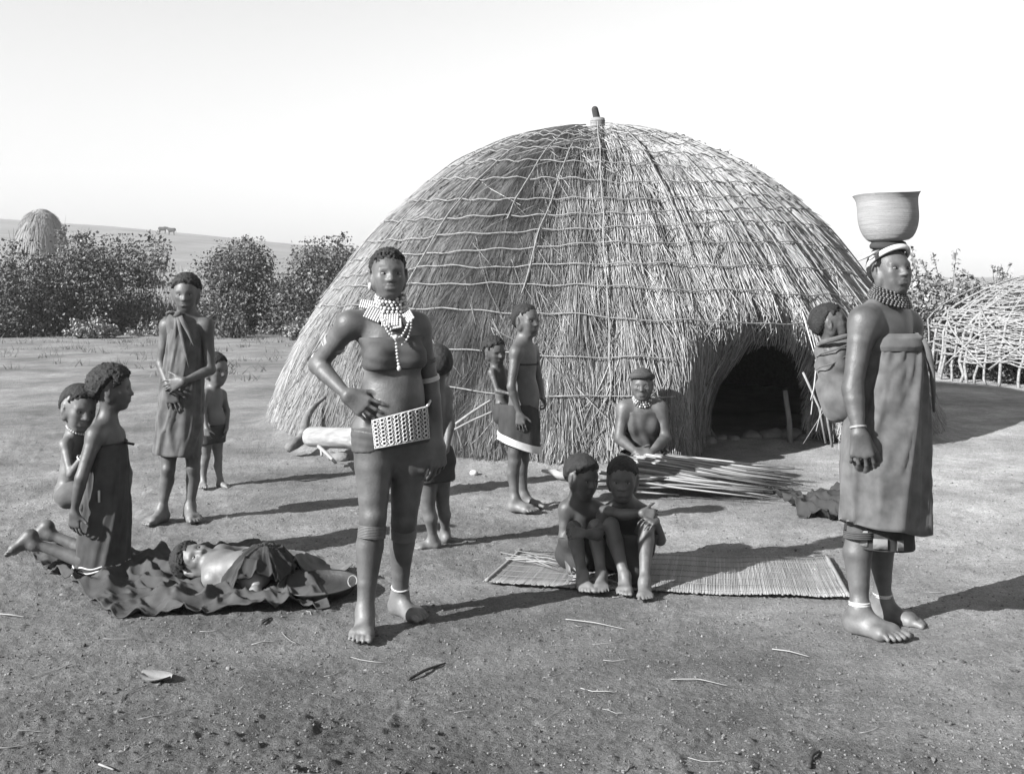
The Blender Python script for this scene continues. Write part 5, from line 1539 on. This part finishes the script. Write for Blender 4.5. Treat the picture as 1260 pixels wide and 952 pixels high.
# ---------------------------------------------------------------- the two children on the mat
p = Person(5.35, 'seated child on the left of the mat, reaching an arm across the other child', .72, .0056)
p.torso((714, 612, .05), (712, 674, .15), [(697, 626, .05), (734, 627, .05)], [(702, 682, .12), (722, 682, .12)], depth=.9)
p.head((717, 587, .02), 38, .194, -12, 0, True, neck_r=.04)
p.arm(0, (694, 660, .04), (699, 688, -.01), (.05, -.3, -.9), (-.9, -.2, .1), tside=(0, -1, 0), hsize=.12)
p.arm(1, (765, 633, -.12), (790, 631, -.20), (.95, -.05, -.12), (0, -.9, .4), curl=(45, 50, 50, 50), tside=(0, 0, 1), hsize=.115)
p.leg(0, (706, 650, -.10), (717, 708, -.24), (.15, -1, 0), .17); p.leg(1, (733, 648, -.10), (740, 708, -.24), (-.1, -1, 0), .17)
p.build(floor=.02, hair=dict(length=.012, bump=.004, freq=.018, hairline=.23))
p.wrap('loincloth', [p.core[0], p.core[1]] + [(Cone(p.pt((702, 682, .12)), lerp(p.pt((702, 682, .12)), p.pt((706, 650, -.10)), .6), .070, .06), .03), (Cone(p.pt((722, 682, .12)), lerp(p.pt((722, 682, .12)), p.pt((733, 648, -.10)), .6), .070, .06), .03), (Ell(p.pt((714, 690, .0)), (.06, .08, .05)), .05)], .008,
       [(W(712, 660, 5.45), (0, -.2, -1)), ((0, 0, .02), (0, 0, 1))], M['cloth_dark'], fold=.002, ff=80)
p = Person(5.3, 'seated child on the right of the mat with hands at the knees, facing the camera', .74, .0056)
p.torso((769, 618, .05), (768, 680, .18), [(744, 634, .05), (796, 634, .05)], [(757, 688, .15), (781, 688, .15)], depth=.9)
p.head((766, 590, .0), -8, .196, -6, 0, True, neck_r=.04)
p.arm(0, (735, 657, -.12), (718, 656, -.22), (-.95, -.05, .0), (0, -.8, .5), curl=(40, 45, 45, 45), tside=(0, 0, 1), hsize=.115)
p.arm(1, (812, 664, .02), (807, 640, -.14), (-.55, -.7, .1), (.3, -.3, .9), curl=(30, 34, 34, 34), tside=(-.5, 0, 0), hsize=.125)
p.leg(0, (752, 646, -.10), (769, 711, -.22), (-.1, -1, 0), .175); p.leg(1, (796, 642, -.10), (793, 718, -.27), (-.1, -1, 0), .175)
p.build(floor=.02, hair=dict(length=.010, bump=.003, freq=.018, hairline=.22))
p.wrap('lap_cloth', [p.core[0], p.core[1], (Cone(p.pt((757, 688, .15)), p.pt((754, 658, -.05)), .072, .058), .04), (Cone(p.pt((781, 688, .15)), p.pt((794, 654, -.05)), .072, .058), .04),
      (Ell(p.pt((772, 682, -.02)), (.075, .09, .10)), .08), (Ell(p.pt((778, 712, -.14)), (.05, .06, .06)), .08)], .008, [(W(768, 664, 5.45), (0, -.35, -1)), ((0, 0, .018), (0, 0, 1))], M['cloth_dark'], fold=.003, ff=70)

# ---------------------------------------------------------------- the older woman weaving
p = Person(8.2, 'older woman in a dark cap seated against the thatch, hands on her reed work', 1.0, .0075)
p.torso((790, 494, 0), (790, 566, .05), [(768, 502, 0), (812, 502, 0)], [(777, 570, .05), (803, 570, .05)], bust=.55, depth=1.0)
p.head((790, 474, -.03), -9, .215, -4, 0, False, True)
p.arm(0, (762, 539, -.06), (783, 556, -.27), (.85, -.25, -.05), (0, -.75, .65), curl=(35, 38, 38, 38), tside=(0, 0, 1), r=1.1, hsize=.17)
p.arm(1, (819, 539, -.06), (800, 558, -.28), (-.8, -.3, -.12), (0, -.75, .65), curl=(28, 32, 34, 36), tside=(0, 0, 1), r=1.1, hsize=.17)
p.leg(0, (764, 577, -.30), (800, 584, -.36), (.8, .2, 0), .22); p.leg(1, (817, 577, -.30), (780, 586, -.48), (-.8, .2, 0), .22)
p.build(floor=.005)
p.wrap('chest_cloth', p.core, .009, [(W(790, 506, 8.2), (0, -.1, -1)), ((0, 0, .02), (0, 0, 1))], M['cloth_skin'], fold=.004, ff=60, dirv=(1, 0, .1))
V, Q = loft(8.0, [(556, 764, 817, .22), (566, 760, 822, .28), (584, 757, 826, .30)], 80, .008, [(8, .008, 1, .3)], 2); p.part('skirt', V, Q, M['cloth_dark'])
V, Q = hair_mesh(p.hc, p.fr, p.hH, .006, .022, .0015, .05, .26, False, .05); p.part('cap', V, Q, M['cloth_mid'])
fH, sH, uH = p.fr; R_ = ring_pts(p.hc + p.hH * (.30 * uH - .06 * fH), uH * .95 - fH * .2, sH, p.hH * .37, p.hH * .46, 48)
mb = MB(); mb.tube(np.concatenate([R_, R_[:2]]), .017, 8, False, 1.4); p.mbpart('cap_band', mb, M['cloth_mid'])
nc = lerp(p.N_, p.hc, .2)
for i in range(3):
    mb = MB(); beads(mb, bead_string(ring_pts(nc + p.u * (.016 * i - .02) + p.f * .012, p.u + p.f * .45, p.side, .07 - .004 * i, .07 - .004 * i), .009, True), .009); p.mbpart('necklace', mb, M['bead_mid'], kind='stuff')
# ------------------------------------------------------------------ things lying about
def inv_quad(c):
    c = [np.asarray(q, float) for q in c]
    return lambda u, v: (c[0] * (1 - u) + c[1] * u) * (1 - v) + (c[3] * (1 - u) + c[2] * u) * v

# sleeping mat: rushes laid side by side
mq = inv_quad([G(640, 683), G(1018, 690), G(1046, 741), G(597, 722)])
M['rush'] = mat('rush', 0.2, 0.3, 4, 0.65, 0.2, 90, 0.3, island=(0.8, 1.15))
mb = MB(); NS = 210
def mat_z(u, v):
    return .014 + .012 * math.exp(-((u - 1.0) / .05) ** 2) + .010 * math.exp(-((u) / .05) ** 2) + .004 * math.sin(u * 17) + .006 * math.exp(-((v - 1) / .06) ** 2) * (1 + math.sin(u * 9)) * .5
for i in range(NS):
    u = (i + .5) / NS; tw = rng.normal(0, .0016); e0, e1 = rng.normal(0, .008, 2)
    pts = []
    for v in np.linspace(e0, 1 + e1, 7):
        q = mq(u + tw * (v - .5), v); q[2] = ground_z(np.array([q[0]]), np.array([q[1]]), False)[0] + mat_z(u, v) + rng.normal(0, .0006); pts.append(q)
    mb.tube(pts, .0058, 5, True, .5)
mc = mq(.5, .5); mt = empty('sleeping_mat', (mc[0], mc[1], 0), 'long woven sleeping mat of rushes spread under the two seated children', 'mat')
link('rush', mb.mesh('rush', M['rush'], True, (mc[0], mc[1], 0)), mt, kind='stuff')
for v in (.06, .2, .35, .5, .65, .8, .94):
    mb = MB(); pts = []
    for i in range(NS * 2):
        u = (i + .5) / (NS * 2); q = mq(u, v + .004 * math.sin(u * 30)); q[2] = ground_z(np.array([q[0]]), np.array([q[1]]), False)[0] + mat_z(u, v) + .0045 + .0018 * math.sin(i * PI / 2); pts.append(q - [mc[0], mc[1], 0])
    mb.tube(pts, .0014, 4); link('stitch_cord', mb.mesh('stitch_cord', M['rope']), mt)
for u in (0.003, .997):
    mb = MB(); mb.tube([mq(u, v) + [0, 0, mat_z(u, v) + .005] - np.array([mc[0], mc[1], 0]) for v in np.linspace(0, 1, 14)], .010, 6, True, .8); link('mat_edge', mb.mesh('mat_edge', M['pale_wood']), mt)

# the reeds the older woman works on: a loose sheet of long stalks
M['reed'] = mat('reed', 0.17, 0.28, 5, 0.55, 0.15, 60, 0.4, island=None)
ra = W(778, 566, 7.75); rb = W(955, 600, 7.45)
ro = (ra[0] * .5 + rb[0] * .5, ra[1] * .5 + rb[1] * .5, 0)
reeds = empty('reed_bundle', ro, 'long sheaf of pale reeds spread in front of the seated older woman', 'reeds')
mb = MB(); mb.tube([(-.5, 0, 0), (-.17, .004, .006), (.17, -.003, .003), (.5, 0, 0)], [.0075, .0075, .006, .0035], 6)
variants = [mb.mesh('reed', mm) for mm in (M['reed'], mat('reed_pale', 0.26, 0.38, 5, .55, .1, 60, .4), mat('reed_dark', 0.08, 0.15, 5, .6, .1, 60, .3))]
for i in range(150):
    t_ = i / 149.0
    a = lerp(W(745, 590, 7.25), W(815, 563, 8.0), (t_ * 1.0) ** .8) + rng.normal(0, .05, 3) * [1, .5, 0]
    e = lerp(W(930, 614, 7.10), W(955, 590, 7.75), t_) + rng.normal(0, .07, 3) * [1.4, .4, 0]
    a[2] = .13 + .05 * math.sin(t_ * PI) + rng.uniform(-.035, .03); e[2] = .03 + .06 * t_ + rng.uniform(0, .05)
    if rng.random() < .12: e = lerp(a, e, .7)
    d = e - a; o = link('reed', variants[rng.integers(0, 3)], reeds, tuple(lerp(a, e, .5) - np.array(ro)))
    o.rotation_euler = Vector(d).to_track_quat('X', 'Z').to_euler(); o.scale = (np.linalg.norm(d), 1, 1)
for i in range(18):          # short ends sticking out at the near left
    a = W(742 + rng.uniform(-14, 14), 586 + rng.uniform(-12, 16), 7.3 + rng.uniform(-.2, .3)); a[2] = rng.uniform(.04, .14); d = np.array([rng.uniform(.25, .5), rng.uniform(-.06, .1), rng.uniform(-.02, .06)])
    o = link('reed', variants[rng.integers(0, 3)], reeds, tuple(a + d * .5 - np.array(ro))); o.rotation_euler = Vector(d).to_track_quat('X', 'Z').to_euler(); o.scale = (np.linalg.norm(d), 1, 1)

# crumpled cloths
def crumple(name, quad, zf, m, label, n=(120, 70), seed=3, amp=.05, edge=.05, cat='blanket', lo=.004, sc=1.0):
    q = inv_quad(quad); nu, nv = n
    U, Vv = np.meshgrid(np.linspace(0, 1, nu), np.linspace(0, 1, nv), indexing='ij')
    # ragged outline
    du = edge * fbm(Vv * 3 + seed, U * 0 + seed, 3, seed) * (np.abs(U - .5) * 2) ** 3
    dv = edge * 1.6 * fbm(U * 5, Vv * 0 + seed + 3, 3, seed + 1) * (np.abs(Vv - .5) * 2) ** 3
    uu = U + du; vv = Vv + dv
    c = np.asarray(quad, float)
    X = [(c[0][k] * (1 - uu) + c[1][k] * uu) * (1 - vv) + (c[3][k] * (1 - uu) + c[2][k] * uu) * vv for k in (0, 1)]
    wx = X[0] * sc + .12 * fbm(X[0] * 3, X[1] * 3, 2, seed + 5); wy = X[1] * sc
    rd = 1 - np.abs(fbm(wx * 3.2 + 1.6 * wy, wy * 2.1 - .8 * wx, 2, seed + 7)) * 2.6
    rd2 = 1 - np.abs(fbm(wx * 8 + 4 * wy, wy * 5 - 2 * wx, 2, seed + 8)) * 2.6
    hgt = amp * (np.clip(rd, 0, 1) ** 1.5 * .8 + .3 * np.clip(rd2, 0, 1) ** 1.5)
    if zf is not None: hgt = hgt * zf(uu, vv)
    Z = ground_z(X[0], X[1], False) + lo + .004 + hgt
    Z += .003 * fbm(X[0] * 40, X[1] * 40, 2, seed)
    top = np.stack([X[0], X[1], Z], -1).reshape(-1, 3); bot = top.copy(); bot[:, 2] = np.maximum(top[:, 2] - .006, ground_z(top[:, 0], top[:, 1], False) - .002)
    V_ = np.concatenate([top, bot]); ii = (np.arange(nu - 1)[:, None] * nv + np.arange(nv - 1)[None]).ravel(); Fq = np.stack([ii, ii + nv, ii + nv + 1, ii + 1], 1); k = nu * nv
    Fq2 = Fq[:, ::-1] + k; ed = []
    for i in range(nu - 1): ed += [[i * nv, (i + 1) * nv, (i + 1) * nv + k, i * nv + k][::-1], [i * nv + nv - 1, (i + 1) * nv + nv - 1, (i + 1) * nv + nv - 1 + k, i * nv + nv - 1 + k]]
    for j in range(nv - 1): ed += [[j, j + 1, j + 1 + k, j + k], [(nu - 1) * nv + j, (nu - 1) * nv + j + 1, (nu - 1) * nv + j + 1 + k, (nu - 1) * nv + j + k][::-1]]
    o_ = top.mean(0); o_[2] = 0
    return link(name, mesh_np(name, V_ - o_, [Fq, Fq2, np.array(ed)], True, [m]), None, tuple(o_), None, label, cat)
crumple('blanket', [G(25, 678), G(360, 682), G(412, 752), G(150, 763)], None, M['cloth_mid'], 'crumpled dark blanket on the ground under the kneeling and lying children', (150, 90), 4, .070, sc=1.6)
crumple('cloth', [G(345, 692), G(428, 700), G(432, 716), G(340, 716)], None, M['cloth'], 'small rumpled cloth behind the dark pan', (70, 40), 9, .10, .12, 'cloth')
crumple('cloth', [G(945, 606), G(1055, 612), G(1060, 640), G(985, 641)], None, M['cloth_dark'], 'dark crumpled cloth lying between the reeds and the woman with the basket', (100, 60), 12, .09, .15, 'cloth', sc=1.6)

# dark pan with a wire loop, tipped on the blanket
pc = G(392, 733); pan = empty('pan', (pc[0], pc[1], .0), 'shallow dark pan with a wire loop beside the lying child', 'pan')
mb = MB(); prof_ = [(0, .012), (.13, .012), (.165, .03), (.178, .062), (.186, .066), (.182, .058), (.160, .034), (.125, .02), (0, .02)]
n = 44; V = []; Q = []
for (r, z) in prof_:
    for j in range(n): a = 2 * PI * j / n; V.append((max(r, .001) * math.cos(a), max(r, .001) * math.sin(a), z + .05 * max(r, 0) * math.sin(a + .5)))
for i in range(len(prof_) - 1):
    for j in range(n): Q.append([i * n + j, i * n + (j + 1) % n, (i + 1) * n + (j + 1) % n, (i + 1) * n + j])
mb.add(V, None, Q)
M['iron'] = mat('blackened_iron', 0.012, 0.03, 20, 0.55, 0.2, 60, 0.4)
link('pan_bowl', mb.mesh('pan_bowl', M['iron']), pan)
mb = MB(); mb.tube([(.165 + .02 * math.cos(t_), -.06 + .02 * math.sin(t_) * .6, .085 + .022 * math.sin(t_)) for t_ in np.linspace(-.6, 4.6, 16)], .0035, 5); link('wire_loop', mb.mesh('wire_loop', M['pale_wood']), pan)

# bent branch leaning at the hut foot
def branch(name, pts, r, m, label, cat, n=9):
    P_ = np.array(pts); o = P_[-1].copy(); o[2] = 0; mb = MB(); t0 = np.linspace(0, 1, len(P_)); t_ = np.linspace(0, 1, 18)
    C_ = np.stack([np.interp(t_, t0, P_[:, k]) for k in range(3)], 1); C_[1:-1] = (C_[:-2] + C_[1:-1] * 2 + C_[2:]) / 4
    mb.tube(C_ - o, np.interp(t_, np.linspace(0, 1, len(r)), r), n); return link(name, mb.mesh(name, m), None, tuple(o), None, label, cat)
M['bark'] = mat('peeled_bark', 0.1, 0.26, 10, .8, .5, 60, .2)
branch('branch', [W(403, 486, 9.55), W(388, 498, 9.45), W(378, 510, 9.3), W(374, 530, 9.15), W(372, 540, 9.05), W(362, 546, 8.9), W(354, 552, 8.85)], [.012, .022, .034, .040, .046, .048, .036], M['bark'],
       'thick bent branch leaning against the left foot of the hut', 'branch')
# the pale log beside it
lg = sdf_mesh([(Cone(W(384, 537, 8.75), W(440, 540, 8.65), .080, .085), .03), (Cone(W(440, 540, 8.65), W(470, 541, 8.6), .085, .08), .03)], .012)
V, Q = lg; o = np.array([W(425, 540, 8.7)[0], 8.7, 0]); M['pale_log'] = mat('pale_log', .2, .4, 6, .7, .3, 40, .25, stretch=(1, 6, 6))
V = V + .006 * np.stack([fbm(V[:, 0] * 4, V[:, 2] * 30, 3, 5)] * 3, 1)
link('log', mesh_np('log', V - o, Q, True, [M['pale_log']]), None, tuple(o), None, 'pale smooth log lying at the hut foot behind the woman in beads', 'log')
branch('stick', [W(392, 549, 8.5), W(402, 558, 8.3), W(413, 569, 8.1)], [.016, .014, .012], M['straw'], 'pale stick leaning down from the log', 'stick', 6)
branch('stick', [W(395, 553, 8.45), W(396, 560, 8.3)], [.01, .01], M['straw'], 'short pale stub of a stick under the log', 'stick', 6)
branch('stick', [G(300, 586), G(318, 583), G(341, 581)], [.008, .008, .005], M['straw'], 'thin straw stick on the ground left of the branch', 'stick', 5)
sl_ = sdf_mesh([(Ell(G(420, 567) + [0, 0, .03], (.07, .05, .045)), .02), (Ell(G(417, 566) + [-.05, 0, .03], (.05, .045, .035)), .02)], .008)
V, Q = sl_; o = G(420, 567); link('stone', mesh_np('stone', V - o, Q, True, [M['stone']]), None, tuple(o), None, 'dark round stone at the foot of the pale stick by the log', 'stone')
# dry poles leaning on the thatch left of the walking child
for k, (x0, y0, x1, y1, r) in enumerate([(560, 522, 604, 492, .012), (556, 530, 606, 506, .009)]):
    branch('stick', [W(x0, y0, 8.2), W((x0 + x1) / 2, (y0 + y1) / 2 - 1, 8.17), W(x1, y1, 8.14)], [r, r, r * .7], M['rope'], ['upper dry pole slanting across the thatch left of the child with the baby', 'lower dry pole slanting across the thatch left of the child with the baby'][k], 'stick', 6)
# white pebble, ladle, leaf, twigs
def pebble(px, py, s, m, label, name='pebble', cat='pebble', sc=(1, .8, .7)):
    c = G(px, py); mb = MB(); mb.ball((0, 0, s * .5), s, 12, 8, sc, None, .06); c[2] = gz(c[0], c[1]); return link(name, mb.mesh(name, m), None, tuple(c), None, label, cat)
pebble(583, 585, .032, M['white'], 'smooth white pebble on the ground left of the child with the baby')
pebble(281, 824, .010, M['stone'], 'small pale chip of stone in the empty foreground left of the standing woman')
c = G(697, 592); V, Q = sdf_mesh([(Ell((0, 0, .05), (.085, .06, .045)), .02), (Cone((-.06, 0, .06), (-.17, .01, .075), .025, .012), .03), (Ell((.0, 0, .095), (.07, .045, .04)), .01, 's')], .006)
link('ladle', mesh_np('ladle', V, Q, True, [M['pale_log']]), None, tuple(c), None, 'pale gourd ladle lying behind the left seated child', 'ladle')
# leaf
c = G(192, 838); nu, nv = 14, 9; V = []
for o_ in (0, -.003):
    for i in range(nu):
        for j in range(nv):
            u = i / (nu - 1); v = (j / (nv - 1) - .5) * 2; wv = .045 * math.sin(PI * min(max(u * .94 + .04, 0), 1)) ** .7; x = (u - .5) * .14
            V.append((x * .9 + v * wv * .35, -x * .35 + v * wv, .014 + .010 * v * v + .010 * (2 * u - 1) ** 2 - .003 * math.cos(v * 6) + o_))
Q = []; k = nu * nv
for i in range(nu - 1):
    for j in range(nv - 1): a = i * nv + j; Q += [[a, a + nv, a + nv + 1, a + 1], [k + a, k + a + 1, k + a + nv + 1, k + a + nv]]
link('leaf', mesh_np('leaf', V, np.array(Q), True, [M['rush']]), None, tuple(c + [0, 0, .0]), None, 'single large dry leaf on the bare ground in the left foreground', 'leaf')
for k, (x0, y0, x1, y1, r, m, lab) in enumerate([(502, 838, 548, 818, .006, 'dark_wood', 'dark twig on the ground below the feet of the standing woman'), (696, 763, 770, 775, .0024, 'straw', 'long straw on the ground in front of the mat'),
        (950, 800, 996, 810, .0026, 'straw', 'long pale straw left of the feet of the basket woman'), (825, 838, 895, 847, .002, 'straw', 'long thin straw in the middle of the empty foreground'),
        (996, 950, 1008, 930, .006, 'dark_wood', 'dark twig standing up at the bottom edge of the photo'), (122, 944, 140, 951, .004, 'straw', 'pale stalk at the bottom left edge of the photo'),
        (0, 758, 30, 762, .003, 'straw', 'pale straw at the left edge below the kneeling child'), (322, 770, 334, 763, .005, 'dark_wood', 'short dark twig in front of the blanket')]):
    a, b_ = G(x0, y0), G(x1, y1); md = lerp(a, b_, .5) + rng.normal(0, .01, 3)
    for q in (a, md, b_): q[2] = gz(q[0], q[1]) + .010
    md[2] += .006
    branch('twig' if m == 'dark_wood' else 'straw_stalk', [a, md, b_], [r, r, r * .6], M[m], lab, 'twig' if m == 'dark_wood' else 'straw', 5)
# split rushes left lying on the left end of the mat
mb = MB()
for k in range(16):
    a = W(612 + rng.uniform(0, 26), 690 + rng.uniform(-6, 14), 5.5); b_ = W(700 + rng.uniform(-25, 15), 703 + rng.uniform(-6, 14), 5.3); a = G(612 + rng.uniform(0, 40), 686 + rng.uniform(0, 16)); b_ = G(690 + rng.uniform(-20, 12), 700 + rng.uniform(-4, 10))
    a[2] = .030 + rng.random() * .012; b_[2] = .028 + rng.random() * .012; mb.tube([a, lerp(a, b_, .5) + [0, 0, .01], b_], [.002, .0024, .002], 4)
link('split_rushes', mb.mesh('split_rushes', M['straw']), None, None, 'stuff', 'loose split rushes lying across the left end of the mat', 'rushes')
mb = MB()
for k in range(14):
    a = G(700 + rng.uniform(-2, 24), 716 + rng.uniform(-4, 8)); d = np.array([rng.uniform(.08, .2), rng.uniform(-.12, .02), rng.uniform(-.004, .01)]); a[2] = .03; mb.tube([a, a + d * .5 + [0, 0, .01], a + d], [.003, .003, .002], 4)
link('frayed_ends', mb.mesh('frayed_ends', M['straw']), None, None, 'stuff', 'frayed rush ends at the near edge of the mat between the seated children', 'rushes')
